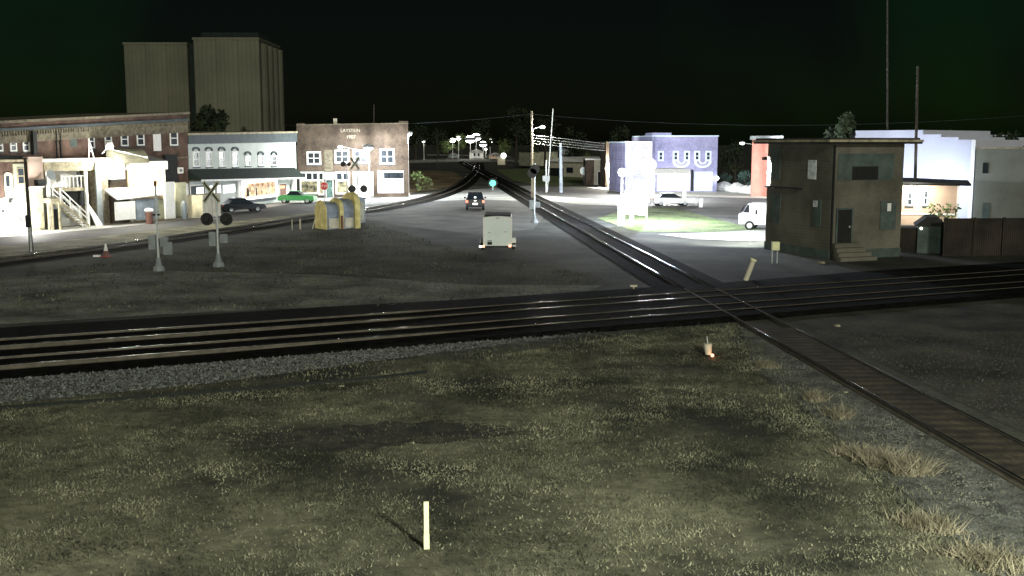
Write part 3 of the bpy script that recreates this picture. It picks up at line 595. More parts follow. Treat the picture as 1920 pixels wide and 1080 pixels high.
def crossing_signal(loc, label, h, rz=0, discs=True, buck=True, boxw=.5):
    t = thing('crossing_signal', label, 'railway crossing signal', loc, rz, 'railway crossing signal masts')
    MB().tube((0, 0, .5), (0, 0, h), .065, n=10).build('mast', M['galv'], t)
    MB().tube((0, 0, 0), (0, 0, .25), .34, .3, 8).tube((0, 0, .25), (0, 0, .75), .2, .1, 8).build('base', M['greymetal'], t)
    MB().box(-.45 * boxw * 2, -.06, -.22, .12, 1.2, 2.0).build('relay_box', M['greymetal'], t, .02)
    MB().box(.1, .5, .05, .3, 1.35, 1.85).build('gate_mechanism', M['greymetal'], t, .02)
    if discs:
        zz = 2.72
        MB().tube((-.5, 0, zz), (.5, 0, zz), .04).build('cross_arm', M['galv'], t)
        for s in (-1, 1):
            d = MB().tube((s * .55, -.06, zz), (s * .55, -.1, zz), .36, n=20).build('signal_disc', M['black'], t)
            MB().tube((s * .55, -.1, zz), (s * .55, -.32, zz + .02), .14, .16, 14).build('hood', M['black'], d)
    if buck:
        for s in (-1, 1):
            c = Vector((-.25, -.1 - .03 * s, h - .5)); a = Vector((.58 * s * .75, 0, .58)); b = Vector((-.11, 0, .11 * s)).normalized() * .11
            k = MB().hexa([c - a - b, c + a - b, c + a - b + Vector((0, .02, 0)), c - a - b + Vector((0, .02, 0)), c - a + b, c + a + b, c + a + b + Vector((0, .02, 0)), c - a + b + Vector((0, .02, 0))]).build('crossbuck_board', M['stucco'], t)
            k2 = MB().hexa([c - a * .9 - b * .4 + Vector((0, -.006, 0)), c + a * .9 - b * .4 + Vector((0, -.006, 0)), c + a * .9 - b * .4 + Vector((0, -.003, 0)), c - a * .9 - b * .4 + Vector((0, -.003, 0)), c - a * .9 + b * .4 + Vector((0, -.006, 0)), c + a * .9 + b * .4 + Vector((0, -.006, 0)), c + a * .9 + b * .4 + Vector((0, -.003, 0)), c - a * .9 + b * .4 + Vector((0, -.003, 0))]).build('board_stripe', M['black'], k)
        MB().tube((0, 0, h), (0, 0, h + .1), .09).build('cap', M['galv'], t)
    return t
q = G(410, 500); crossing_signal((q.x, q.y, 0), 'crossing signal mast with crossbuck and two black discs, left of centre', 4.75)
q = G(298, 508); t = crossing_signal((q.x, q.y, 0), 'slim gate mast without crossbuck, grey boxes at its waist, left of the crossbuck mast', 4.7, discs=False, buck=False)
MB().tube((0, 0, 4.55), (0, 0, 4.95), .05, .11, 8).build('bell', M['brown'], t); MB().box(.3, .75, -.1, .2, .9, 1.6).build('side_box', M['greymetal'], t, .02); MB().tube((-.2, 0, 3.1), (.2, 0, 3.1), .05).build('bracket', M['black'], t)
q = G(1002, 418); t = crossing_signal((q.x, q.y, 0), 'dark crossing signal mast edge-on with black disc, centre, beside the north-south track', 5.2, buck=False, discs=False)
for s, yy in ((-1, -.4), (1, .4)):
    d = MB().tube((s * .12 - .1, -.3, 4.55 + s * .18), (s * .12 - .1, -.36, 4.55 + s * .18), .42, n=18).build('signal_disc', M['black'], t)
q = G(672, 408); t = crossing_signal((q.x, q.y, 0), 'crossing signal with black discs before the blown-out white garage door', 5.6, rz=.25, buck=True)
q = G(651, 402)
t = thing('flasher_pair', 'pair of black railway flasher lamps on a thin pole before the shop windows', 'railway signal', (q.x, q.y, 0))
MB().tube((0, 0, 0), (0, 0, 5.1), .05).build('pole', M['galv'], t)
for s in (-.28, .28): MB().tube((s, -.1, 4.95), (s, -.2, 4.95), .27 if s < 0 else .2, n=16).build('lamp_disc', M['black'], t)

# ------------------------------------------------------------------ arched yellow shelter
FS = Fr(G(588, 430), G(664, 422)); q = G(611, 431); t = thing('arched_shelter', 'yellow-framed barrel-roofed grey shelter with a rounded yellow end wall', 'shelter', q, math.radians(36))
def hoop(w, h, y0=0, n=14):
    return [(y0, 0)] + [(y0 + w / 2 - w / 2 * math.cos(math.pi * i / n), h - w * .42 + w * .42 * math.sin(math.pi * i / n)) for i in range(n + 1)] + [(y0 + w, 0)]
MB().prism(hoop(2.0, 2.35), 0, .14, 'x').build('end_wall', M['yellow'], t, .03)
MB().prism(hoop(1.9, 2.2, .05), .142, 1.25, 'x').build('barrel_bay', M['bluegrey'], t)
MB().prism(hoop(2.1, 2.5, -.06), 1.252, 1.62, 'x').build('yellow_arch', M['yellow'], t, .02)
MB().prism(hoop(1.95, 2.4, .02), 1.622, 2.6, 'x').build('barrel_bay', M['bluegrey'], t)
MB().prism(hoop(2.3, 2.95, -.16), 2.602, 3.1, 'x').build('yellow_arch', M['yellow'], t, .02)
MB().box(1.35, 1.5, -.2, -.07, 0, 1.1).build('rusty_post', M['brown'], t)
MB().box(.3, 1.2, -.02, .046, .1, .9).box(1.75, 2.5, -.03, .016, .1, .9).build('lower_panels', M['cream'], t)
t = fthing(FS, 'signal_cabinet', 'tall pale grey equipment cabinet right of the yellow arched shelter', 'cabinet')
x0, x1, _, z1 = FS.box(664, 374, 685, 418, 1.0); MB().box(x0, x1, 1, 2.6, 0, z1).build('body', M['greymetal'], t, .03); MB().box(x0 - .06, x1 + .06, .9, 2.7, z1, z1 + .12).build('roof', M['bluegrey'], t)
MB().box(x0 + .25, x1 - .25, .97, .998, .25, z1 - .25).build('door', M['stucco'], t)
# low timber debris beside the shelter
for i, px in enumerate((548, 563, 586)):
    q = G(px, 431 - i); t = thing('stake', ('short pale stake at the left end of the weeds by the shelter', 'short thick stake in the weeds left of the shelter', 'leaning pale stake against the yellow shelter end')[i], 'stake', (q.x, q.y, 0), 0, 'stakes by the shelter')
    MB().tube((0, 0, 0), (.25 * i * (.5 if i == 2 else 0), 0, .85), .05 + .03 * (i == 1), n=6).build('post', M['cream'], t)

# ------------------------------------------------------------------ vehicles
def wheel(T, x, y, r, w=.22):
    k = MB().tube((x, y - w / 2, r), (x, y + w / 2, r), r, n=20).build('wheel', M['rubber'], T)
    MB().tube((x, y - w / 2 - .01, r), (x, y + w / 2 + .01, r), r * .6, n=14).build('rim', M['galv'], k)
def car(name, label, loc, rz, prof, glassprof, L, Wd, paint, wr=.33, wx=(.8, 3.6), cat='car', lights=True, tail=None):
    t = thing(name, label, cat, loc, rz)
    MB().prism(prof, -Wd / 2, Wd / 2).build('body', M[paint], t, .05)
    g1 = [(a, b) for a, b in glassprof]
    gl = MB(); n = len(g1); ins = .16
    zb = min(b for a, b in g1); zt = max(b for a, b in g1)
    f = lambda b: Wd / 2 - .03 - ins * (b - zb) / max(.01, zt - zb)
    gl.add([(a, -f(b), b) for a, b in g1] + [(a, f(b), b) for a, b in g1], [tuple(range(n)), tuple(range(n, 2 * n))[::-1]] + [(i, n + i, n + (i + 1) % n, (i + 1) % n) for i in range(n)])
    gl.build('cabin_glass', M['glass'], t)
    top = sorted(g1, key=lambda p: -p[1])[:2]; xs = sorted(p[0] for p in top)
    MB().box(xs[0] - .1, xs[1] + .1, -f(zt) - .02, f(zt) + .02, zt - .02, zt + .04).build('roof', M[paint], t, .02)
    for x in wx:
        for s in (-1, 1): wheel(t, x, s * (Wd / 2 - .12), wr)
    for s in (-1, 1):
        MB().box(L - .1, L + .01, s * Wd * .36 - .15, s * Wd * .36 + .15, .6, .75).build('headlight', M['white'], t)
        MB().box(-.01, .06, s * Wd * .38 - .14, s * Wd * .38 + .14, .65, .85).build('taillight', M['redlens'] if tail else M['red'], t)
    return t
sedan = [(0, .3), (0, .8), (.15, .92), (.9, .95), (3.2, .9), (4.35, .78), (4.55, .6), (4.55, .3)]
sedg = [(.55, .93), (1.15, 1.38), (2.35, 1.42), (3.25, .88)]
q = G(414, 399); car('parked_car', 'dark sedan parked before the grey shop front', (q.x, q.y, 0), FG.rz - .75, sedan, sedg, 4.55, 1.78, 'carblack')
old = [(0, .35), (0, .75), (.35, .98), (1.3, 1.0), (2.9, .98), (4.2, .85), (4.3, .35)]
q = G(524, 381); car('parked_car', 'green car parked at the corner between grey and brown buildings', (q.x, q.y, 0), -.03, old, [(1.0, .98), (1.45, 1.4), (2.3, 1.42), (2.85, .98)], 4.3, 1.75, 'cargreen', wx=(.75, 3.45))
# SUV seen from behind
q = G(891, 395); t = thing('suv', 'dark SUV seen from behind with red tail lights, centre, beyond the white trailer', 'car', (q.x, q.y, 0), math.radians(2))
Wd = 1.95
MB().prism([(-Wd / 2, .35), (Wd / 2, .35), (Wd / 2, 1.0), (Wd / 2 - .04, 1.12), (-Wd / 2 + .04, 1.12), (-Wd / 2, 1.0)], 0, 4.9).build('body', M['cardark'], t, .06)
MB().hexa([(-.9, .05, 1.12), (.9, .05, 1.12), (.86, 3.4, 1.12), (-.86, 3.4, 1.12), (-.74, .45, 1.82), (.74, .45, 1.82), (.7, 2.8, 1.82), (-.7, 2.8, 1.82)]).build('cabin', M['cardark'], t, .05)
MB().hexa([(-.8, .02, 1.16), (.8, .02, 1.16), (.8, .1, 1.16), (-.8, .1, 1.16), (-.68, .36, 1.76), (.68, .36, 1.76), (.68, .44, 1.76), (-.68, .44, 1.76)]).build('rear_window', M['glass'], t)
MB().box(-.26, .26, -.03, 0, .62, .8).build('number_plate', M['litwin'], t); MB().box(-Wd / 2, Wd / 2, -.14, 0, .38, .58).build('bumper', M['black'], t, .03)
MB().box(-.12, .12, -.02, 0, 1.0, 1.07).build('badge', M['lampsoft'], t); MB().box(-.1, .1, .0, .06, 1.32, 1.44).build('high_brake_light', M['lampsoft'], t)
for s in (-1, 1):
    MB().box(s * .74, s * .96, -.03, .05, .82, 1.08).build('tail_light', M['redlens'], t)
    MB().box(s * .98, s * 1.2, 3.0, 3.1, 1.12, 1.3).build('mirror', M['black'], t)
    for yy in (.9, 3.9): k = MB().tube((s * (Wd / 2 - .24), yy, .36), (s * (Wd / 2), yy, .36), .36, n=18).build('wheel', M['rubber'], t)
# cargo trailer
q = G(933, 472); t = thing('cargo_trailer', 'white enclosed cargo trailer seen from behind, rounded roof edge, small red lights', 'trailer', (q.x, q.y, 0), 0)
Wd = 1.82; z0, z1 = .38, 2.28; n = 8
pts = [(-Wd / 2, z0), (Wd / 2, z0), (Wd / 2, z1 - .1)] + [(Wd / 2 * math.cos(math.pi * (i + .5) / 9), z1 - .1 + .12 * math.sin(math.pi * (i + .5) / 9)) for i in range(9)] + [(-Wd / 2, z1 - .1)]
MB().prism(pts, 0, 3.9).build('body', M['trailerwhite'], t, .015)
MB().box(-Wd / 2 - .03, -Wd / 2 + .09, -.04, -.002, z0, z1 - .05).box(Wd / 2 - .09, Wd / 2 + .03, -.04, -.002, z0, z1 - .05).box(-Wd / 2 + .09, Wd / 2 - .09, -.04, -.002, z1 - .14, z1 - .04).build('door_frame', M['white'], t)
MB().box(-.1, .1, -.06, -.042, z1 - .11, z1 - .07).build('clearance_lights', M['brown'], t)
MB().box(-.66, -.36, -.03, -.002, z0 + .08, z0 + .26).build('number_plate', M['dark'], t); MB().box(-.66, -.36, -.03, -.002, z0 + .3, z0 + .36).build('plate_lamp', M['greymetal'], t)
MB().box(-.62, -.45, -.04, -.002, 1.25, 1.28).build('latch', M['greymetal'], t); MB().box(.42, .6, -.04, -.002, 1.28, 1.31).build('latch', M['greymetal'], t)
MB().box(-.97, .97, -.05, .1, z0 - .1, z0 - .01).build('bumper', M['dark'], t)
MB().box(-.98, -.84, -.09, -.05, z0 - .09, z0 + .03).build('tail_light', M['redglow'], t); MB().box(.72, .88, -.09, -.05, z0 - .07, z0 + .05).build('tail_light', M['redglow'], t)
MB().box(-1.2, -1.02, -.09, .3, z0 - .1, z0 - .01).build('side_marker', M['lampsoft'], t); MB().box(.98, 1.2, -.06, .4, z0 - .05, z0 + .04).build('step', M['white'], t)
for s in (-1, 1):
    k = MB().tube((s * .95, 1.9, .33), (s * 1.13, 1.9, .33), .33, n=18).build('wheel', M['rubber'], t)
    MB().prism([(1.4, .45), (1.5, .72), (2.3, .72), (2.4, .45), (2.25, .45), (2.2, .64), (1.6, .64), (1.55, .45)], s * .93, s * 1.2, 'x').build('fender', M['white'], t)
MB().box(-.06, .06, 3.9, 5.2, .38, .48).build('tongue', M['black'], t); MB().box(-.04, .04, 4.9, 5.0, .0, .5).build('jack', M['galv'], t)
MB().hexa([(-Wd / 2 + .04, .4, z1 - .02), (Wd / 2 - .04, .4, z1 - .02), (Wd / 2 - .04, 3.85, z1 - .02), (-Wd / 2 + .04, 3.85, z1 - .02), (-Wd / 2 + .12, .5, z1 + .06), (Wd / 2 - .12, .5, z1 + .06), (Wd / 2 - .12, 3.8, z1 + .06), (-Wd / 2 + .12, 3.8, z1 + .06)]).build('roof', M['roofdark'], t)
# white box truck behind the tower
q = G(1384, 431); t = thing('box_van', 'white van parked on the bright concrete, half hidden by the brick tower', 'van', (q.x, q.y, 0), -.38)
MB().prism([(.0, .45), (0, 1.3), (.35, 1.45), (.75, 2.15), (5, 2.2), (5, .45)], 0, 2.0).build('body', M['white'], t, .06)
MB().prism([(.35, 1.42), (.72, 2.05), (.85, 2.05), (.85, 1.42)], -.012, -.001).build('side_window', M['glass'], t)
MB().box(1.35, 1.5, -.04, -.002, 1.3, 1.65).build('mirror', M['black'], t); MB().hexa([(.0, .2, 1.36), (.0, 1.8, 1.36), (.05, 1.8, 1.36), (.05, .2, 1.36), (.4, .2, 2.0), (.4, 1.8, 2.0), (.45, 1.8, 2.0), (.45, .2, 2.0)]).build('windscreen', M['glass'], t)
for x in (.9, 4.1): wheel(t, x, .1, .38)
for x in (.9, 4.1): wheel(t, x, 1.88, .38)

# ------------------------------------------------------------------ grain elevator
def silo_block(label, pa, pb, top, Y, depth, nc, cols):
    a = AT(pa, 300, Y); b = AT(pb, 300, Y); zt = AT((pa + pb) / 2, top, Y).z; Wd = b.x - a.x
    t = thing('grain_silo', label, 'grain elevator', (a.x, Y, 0)); r = Wd / nc / 2
    # wall outline of joined cylinders, swept upward
    pts = []
    for i in range(nc):
        for k in range(9):
            an = math.pi + math.pi * k / 8 * 1; pts.append((r + 2 * r * i + r * 1.0 * math.cos(an), r * cols * math.sin(an)))
    pts += [(Wd, depth), (0, depth)]
    MB().prism(pts, 0, zt, 'z').build('cylinders', M['silo'], t)
    MB().box(-.15, Wd + .15, -r * cols - .1, depth, zt, zt + .5).build('roof', M['silo'], t)
    return t, Wd, zt
silo_block('left block of the concrete grain elevator above the brick building', 242, 359, 84, 236, 18, 3, .10)
t, Wd, zt = silo_block('taller right block of the concrete grain elevator with receding ribbed side', 371, 492, 75, 226, 20, 3, .1)
for i in range(4):
    x = Wd - .45; y = 3 + i * 5.0
    MB().tube((x - 1.6, y + 1, 0), (x - 1.6, y + 1, zt - .5), 2.9, n=24).build('end_cylinder', M['silo'], t)
MB().box(.5, Wd - 1, 4, 14, zt + .5, zt + 1.9).build('headhouse', M['silodark'], t)
MB().box(-1.6, -.02, 2.5, 8, 0, zt - .8).build('dark_gap_filler', M['silodark'], t)  # added near-black box; the dark gap between blocks put into its colour
# ------------------------------------------------------------------ trees
def tree(loc, h, w, label, leaf='leaf', n=900, z0=.25, group=None, s=.35, name='tree', cat='tree'):
    t = thing(name, label, cat, loc, 0, group)
    m = MB(); m.tube((0, 0, 0), (0, 0, h * .55), .03 * h, .012 * h, 8)
    for i in range(6):
        a = random.uniform(0, 6.28); zz = h * random.uniform(.25, .5); m.tube((0, 0, zz), (math.cos(a) * w * .32, math.sin(a) * w * .32, zz + h * .25), .012 * h, .004 * h, 6)
    m.build('trunk', M['bark'], t)
    K = 16; cs = []
    for i in range(K):
        a = random.uniform(0, 6.28); rr = w * .5 * math.sqrt(random.random()) * .75; zz = h * (z0 + (1 - z0) * random.uniform(.12, .86)); sh = 1 - abs((zz / h - .55)) * .9
        cs.append((rr * math.cos(a) * sh, rr * math.sin(a) * sh, zz, w * random.uniform(.14, .25)))
    ci = rng.integers(0, K, n); C = np.array(cs)[ci]; d = rng.normal(size=(n, 3)); d /= np.linalg.norm(d, axis=1)[:, None]
    P = C[:, :3] + d * (C[:, 3:4] * rng.random((n, 1)) ** .4); A = rng.normal(size=(n, 3)); A /= np.linalg.norm(A, axis=1)[:, None]; Bv = np.cross(A, d); Bv /= np.linalg.norm(Bv, axis=1)[:, None] + 1e-6
    sz = s * (.5 + rng.random((n, 1))); V = np.stack([P - A * sz, P + Bv * sz * .6, P + A * sz, P - Bv * sz * .6], 1).reshape(-1, 3); V[:, 2] = np.maximum(V[:, 2], .05)
    me = bpy.data.meshes.new('crown'); me.from_pydata(V.tolist(), [], [(4 * i, 4 * i + 1, 4 * i + 2, 4 * i + 3) for i in range(n)]); me.materials.append(M[leaf])
    o = bpy.data.objects.new('crown', me); COL.objects.link(o); o.parent = t; return t
GT = 'trees beyond the town'
def tpx(px, base, top, wpx, label, **k):
    q = G(px, base); sc = q.y / FP; return tree((q.x, q.y, 0), (base - top) * sc, wpx * sc, label, s=.012 * (base - top) * sc * 2.2, **k)
tpx(392, 345, 200, 84, 'dark tree between the brick building and the right silo', n=4000, z0=.4)
tpx(465, 345, 232, 36, 'small dark pointed tree showing over the grey building roof', n=600)
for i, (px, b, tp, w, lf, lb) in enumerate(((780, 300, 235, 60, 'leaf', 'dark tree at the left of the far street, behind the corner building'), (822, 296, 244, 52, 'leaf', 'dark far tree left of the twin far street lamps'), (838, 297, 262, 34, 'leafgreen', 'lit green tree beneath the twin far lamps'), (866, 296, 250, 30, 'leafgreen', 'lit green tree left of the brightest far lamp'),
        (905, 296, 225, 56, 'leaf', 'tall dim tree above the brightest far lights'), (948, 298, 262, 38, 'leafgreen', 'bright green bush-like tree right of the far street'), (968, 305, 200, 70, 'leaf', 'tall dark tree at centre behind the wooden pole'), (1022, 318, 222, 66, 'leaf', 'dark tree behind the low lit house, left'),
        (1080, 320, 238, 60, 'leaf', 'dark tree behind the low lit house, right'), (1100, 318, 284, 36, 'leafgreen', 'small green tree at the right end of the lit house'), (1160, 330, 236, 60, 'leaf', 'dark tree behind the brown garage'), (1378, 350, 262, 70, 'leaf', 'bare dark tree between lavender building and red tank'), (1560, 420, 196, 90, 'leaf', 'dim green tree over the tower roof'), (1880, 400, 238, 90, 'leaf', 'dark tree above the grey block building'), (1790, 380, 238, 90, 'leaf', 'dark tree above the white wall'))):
    tpx(px, b, tp, w, lb, leaf=lf, n=1100, group=GT)
for i, (px, b, tp, w) in enumerate(((1362, 356, 322, 34), (1395, 358, 318, 34), (1412, 360, 336, 22))):
    tpx(px, b, tp, w, ('bluish shrub nearest the lavender building', 'tallest bluish shrub, in the middle of three', 'small bluish shrub next to the red tank')[i], leaf='shrub', n=900, z0=.02, group='shrubs behind the white boulders', name='shrub', cat='shrub')
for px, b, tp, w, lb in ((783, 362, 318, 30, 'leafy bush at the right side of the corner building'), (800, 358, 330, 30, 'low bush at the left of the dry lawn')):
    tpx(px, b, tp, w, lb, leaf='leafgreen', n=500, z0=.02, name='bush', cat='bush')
# boulders
for i in range(9):
    q = G(1349 + i * 8.5, 356 + i * .9 + 2); s = 1.0 + .35 * math.sin(i * 2.1)
    m = MB().ball((0, 0, s * .45), s, 10, 6, sz=.62); m.v = [(x * random.uniform(.85, 1.15), y * random.uniform(.85, 1.15), z * random.uniform(.85, 1.1)) for x, y, z in m.v]
    o = m.build('boulder', M['rock']); o.location = q
    tag(o, 'pale boulder, number %s from the lavender building in the row before the bluish shrubs' % ('one two three four five six seven eight nine'.split()[i]), 'boulder', 'row of pale boulders')

# ------------------------------------------------------------------ right side town
FR = FrA(1222, 361, 1345, 4); T = fthing(FR, 'lavender_building', 'lavender two-storey building with pale U-shaped window trims and garage doors', 'building')
x0, x1, _, zt = FR.box(1222, 256, 1345, 360, 0); MB().box(x0, x1, 0, 16, 0, zt).build('wall', M['purple'], T)
MB().box(x0, x1 + .1, -.15, 16, zt, zt + .15).build('coping', M['paleblue'], T)
x2, x3, _, z3 = FR.box(1222, 249, 1258, 258, .3); MB().box(x2, x3, .02, 5, zt + .15, z3).build('raised_parapet', M['purple'], T)
for cx in (1239, 1267, 1288, 1307, 1328):
    window(T, FR, (cx - 5.5, 283, cx + 5.5, 302), 0, .22, bars=1, frame='paleblue', sill=False)
for ca, cb in ((1267, 1288), (1307, 1328)):
    xa, za = FR.at(ca, 302); xb, zb = FR.at(cb, 302); xc = (xa + xb) / 2; m = MB()
    for rr, wd in (((xb - xa) / 2 + .45, .35), ((xb - xa) / 2 - .25, .22)):
        for i in range(10):
            a = math.pi + math.pi * i / 10; b = math.pi + math.pi * (i + 1) / 10
            P = lambda an, r: (xc + r * math.cos(an), za - .02 + r * .75 * math.sin(an))
            (ax, az_), (bx, bz), (cx_, cz), (dx, dz) = P(a, rr), P(b, rr), P(b, rr - wd), P(a, rr - wd)
            m.hexa([(ax, -.14, az_), (bx, -.14, bz), (cx_, -.14, cz), (dx, -.14, dz), (ax, -.003, az_), (bx, -.003, bz), (cx_, -.003, cz), (dx, -.003, dz)])
    m.build('curved_trim', M['paleblue'], T)
panel(T, FR, (1302, 322, 1336, 358), 'garage_door', 'paleblue', -.08, -.002); panel(T, FR, (1232, 322, 1294, 358), 'wide_white_door', 'white', -.08, -.002)
panel(T, FR, (1296, 318, 1300, 358), 'dark_pipe', 'dark', -.15, -.002); x, z = FR.at(1343, 334)
MB().ball((x, -.4, z), .28).build('wall_lamp', M['lampblue'], T)
FR2 = FrA(1172, 363, 1222, 4); T2 = fthing(FR2, 'low_lavender_wing', 'lower lavender wing at the left of the lavender building, behind the big glare', 'building')
x0, x1, _, zt = FR2.box(1172, 268, 1222, 361, 0); MB().box(x0, x1 - .02, 0, 14, 0, zt).build('wall', M['purple'], T2); MB().box(x0 - .05, x1 - .03, -.1, 14, zt, zt + .2).build('coping', M['paleblue'], T2)
MB().box(x1 - .5, x1 - .06, -.2, -.002, 0, zt).build('corner_pipe', M['paleblue'], T2)
FR3 = FrA(1138, 352, 1172, 0); T3 = fthing(FR3, 'brown_warehouse', 'dark brown warehouse with flat roof, between the garage and the lavender wing', 'building')
x0, x1, _, zt = FR3.box(1136, 268, 1172, 350, 0); MB().box(x0, x1, 0, 12, 0, zt).build('wall', M['brickbrown'], T3); MB().box(x0, x1, -.2, 12, zt, zt + .2).build('coping', M['brickband'], T3)
panel(T3, FR3, (1146, 303, 1171, 307), 'lit_canopy', 'white', -1.2, -.002)
FR4 = FrA(1098, 347, 1140, 0); T4 = fthing(FR4, 'tan_garage', 'small tan garage with white roof edge and dark left side', 'building')
x0, x1, _, zt = FR4.box(1114, 300, 1140, 347, 0); MB().box(x0, x1, 0, 6, 0, zt).build('wall', M['cream'], T4); xl = FR4.at(1098, 320)[0]
MB().box(xl, x0 - .01, .3, 6, 0, zt).build('brown_side', M['brickbrown'], T4); MB().box(xl - .1, x1 + .2, -.3, 6.2, zt, zt + .25).build('roof', M['white'], T4)
door(T4, FR4, (1121, 322, 1129, 347), -.002, 'dark'); window(T4, FR4, (1131, 322, 1137, 334), -.002, .08)
for i, (px, py, bs, wt, lb) in enumerate(((1141, 318, 352, 900, 'round white globe lamp beside the tan garage'), (1166, 326, 366, 700, 'round white globe lamp before the brown warehouse'))):
    q = G(px, bs); zt = AT(px, py, q.y).z; t = thing('globe_lamp', lb, 'street lamp', (q.x, q.y, 0), 0, 'globe lamps by the forecourt')
    MB().tube((0, 0, 0), (0, 0, zt), .16, .1).build('pole', M['white'], t); MB().ball((0, 0, zt + .2), .55).build('globe', M['lampglow'], t)
    light(t, (0, -1.0, zt + .3), wt * 5, (1, .95, .82), .2)
# big lamp and white sign group
q = G(1212, 420); t = thing('street_lamp', 'dazzling lamp in front of the lavender building, the brightest light at right', 'street lamp', (q.x, q.y, 0))
zt = AT(1212, 318, q.y).z
MB().tube((0, 0, 0), (0, 0, zt), .1, .08).build('pole', M['white'], t); MB().ball((0, -.1, zt + .4), .75, 16, 10, sz=.8).build('lens', M['lampblue'], t)  # lens ball oversized; the lamp's glare is put into its shape
MB().tube((0, -.1, zt + 1.0), (0, -.1, zt + 1.15), .5, .3).build('cap', M['white'], t)
MB().tube((0, 0, zt - .3), (-.8, -4.2, zt + .1), .04).build('arm', M['white'], t); MB().ball((-.8, -4.2, zt + .1), .3, sz=.6).build('added_arm_lens', M['lampblue'], t)  # arm and lens added to light the white sign from the front
light(t, (-.8, -4.3, zt - .4), 3200, (.9, .95, 1), .3); light(t, (.6, 1.2, zt + .2), 17000, (.74, .82, 1), .3)
FK = FrA(1228, 376, 1290, 3); t = fthing(FK, 'added_glow_canopy', 'added white canopy with glowing underside to whiten the lavender building front', 'canopy')  # canopy added to blow out the building front behind it
x0, x1, z0, z1 = FK.box(1226, 317, 1294, 326, 0); MB().box(x0, x1, 0, 4.5, z0, z1).build('roof', M['white'], t)
for f in (.25, .75): MB().box(x0 + (x1 - x0) * f - .5, x0 + (x1 - x0) * f + .5, .8, 2.2, z0 - .07, z0 - .002).build('added_light_panel', M['lampblue'], t)
for f in (.06, .94): xx = x0 + (x1 - x0) * f; MB().box(xx - .15, xx + .15, 1.5, 1.8, 0, z0 - .002).build('column', M['white'], t)
light(t, ((x0 + x1) / 2, 1.5, z0 - .6), 9000, (.93, .96, 1), .4); light(t, ((x0 + x1) / 2 - 3, 7, z0 + .4), 9000, (.9, .94, 1), .3)  # added lights under and behind the canopy, the second without a fixture
FW = FrA(1160, 425, 1190, -12); t = fthing(FW, 'pillar_sign', 'white sign board on two thick white pillars by the north-south track', 'sign')
panel(t, FW, (1158, 376, 1171, 424), 'pillar', 'white', 0, .3); panel(t, FW, (1180, 388, 1188, 430), 'pillar', 'white', 0, .3); panel(t, FW, (1171.5, 356, 1196, 402), 'sign_board', 'white', -.02, .28)
panel(t, FW, (1158, 372, 1171, 376), 'pillar_cap', 'white', -.06, .36)
panel(t, FW, (1196.5, 340, 1212, 404), 'tall_panel', 'white', .1, .3)
q = G(1222, 386); car('parked_car', 'white car at the forecourt, right of the pillar sign, dark tyres showing', (q.x, q.y, 0), .15, sedan, sedg, 4.55, 1.8, 'white')
q = G(1314, 389); t = thing('bollard', 'short white marker post at the far edge of the drive before the lavender building', 'bollard', (q.x, q.y, 0)); MB().box(-.2, .2, -.1, .1, 0, 1.0).build('post', M['white'], t)
# red tank
a = G(1418, 368); sc = a.y / FP; t = thing('storage_tank', 'tall red cylindrical tank between the shrubs and the brick tower', 'tank', (a.x + 16 * sc, a.y, 0)); r = 26 * sc; zt = AT(1420, 262, a.y).z
MB().tube((0, 0, 0), (0, 0, zt), r, n=40).build('shell', M['tank'], t, smooth=False); MB().tube((0, 0, zt), (0, 0, zt + .5), r + .3, r + .3, 40).build('roof', M['greymetal'], t)
q = G(1380, 360); zt = AT(1380, 271, q.y).z
t = street_lamp((q.x + 3.2, q.y + 1.5, 0), zt, 'small arm lamp beside the red tank', 350, arm=(-2.2, 0), hs=.35)
q = G(1478, 366); t = thing('assumed_tank_floodlight', 'assumed unseen floodlight on a pole behind the brick tower, washing the red tank', 'floodlight', (q.x, q.y - 6, 0))  # assumed lamp, hidden from view; placed to whiten the tank's right side
MB().tube((0, 0, 0), (0, 0, 7), .1).build('pole', M['galv'], t); MB().box(-.3, .3, -.2, .2, 7, 7.3).build('housing', M['greymetal'], t)
light(t, (-.1, -.5, 6.6), 5200, (.95, .96, 1), .25)
# shed lights far centre: houses
FH = Fr(G(1028, 330), G(1095, 333)); t = fthing(FH, 'low_house', 'low pale house with shallow gable and dark carport opening, centre right', 'house')
x0, x1, _, zt = FH.box(1028, 303, 1095, 331, 0); MB().box(x0, x1, 0, 8, 0, zt).build('wall', M['cream'], t); zr = FH.at(1060, 294)[1]
MB().prism([(x0 - .5, zt), (x1 + .5, zt), ((x0 + x1) / 2, zr)], -.5, 8.4).build('roof', M['white'], t); panel(t, FH, (1031, 315, 1056, 331), 'carport_opening', 'dark', -.05, -.002); panel(t, FH, (1062, 314, 1074, 324), 'window', 'glass', -.06, -.002)
FH2 = Fr(G(1040, 318), G(1082, 318)); t = fthing(FH2, 'two_storey_house', 'bluish two-storey house gable showing behind the low pale house', 'house')
x0, x1, _, zt = FH2.box(1048, 278, 1078, 318, 0); MB().box(x0, x1, 0, 8, 0, zt).build('wall', M['bluegrey'], t); MB().prism([(x0 - .4, zt), (x1 + .4, zt), ((x0 + x1) / 2, zt + 2.2)], -.3, 8.3).build('roof', M['roofdark'], t)
for a in (1056, 1064, 1072): window(t, FH2, (a - 2.5, 281, a + 2.5, 289), 0, .15)
FH3 = Fr(G(974, 310), G(1000, 311)); t = fthing(FH3, 'grey_shed', 'plain greyish-green shed behind the centre pole', 'shed')
x0, x1, _, zt = FH3.box(973, 284, 1000, 311, 0); MB().box(x0, x1, 0, 12, 0, zt).build('wall', M['stucco'], t); MB().box(x0 - .4, x1 + .4, -.3, 12, zt, zt + .4).build('roof', M['roofdark'], t)
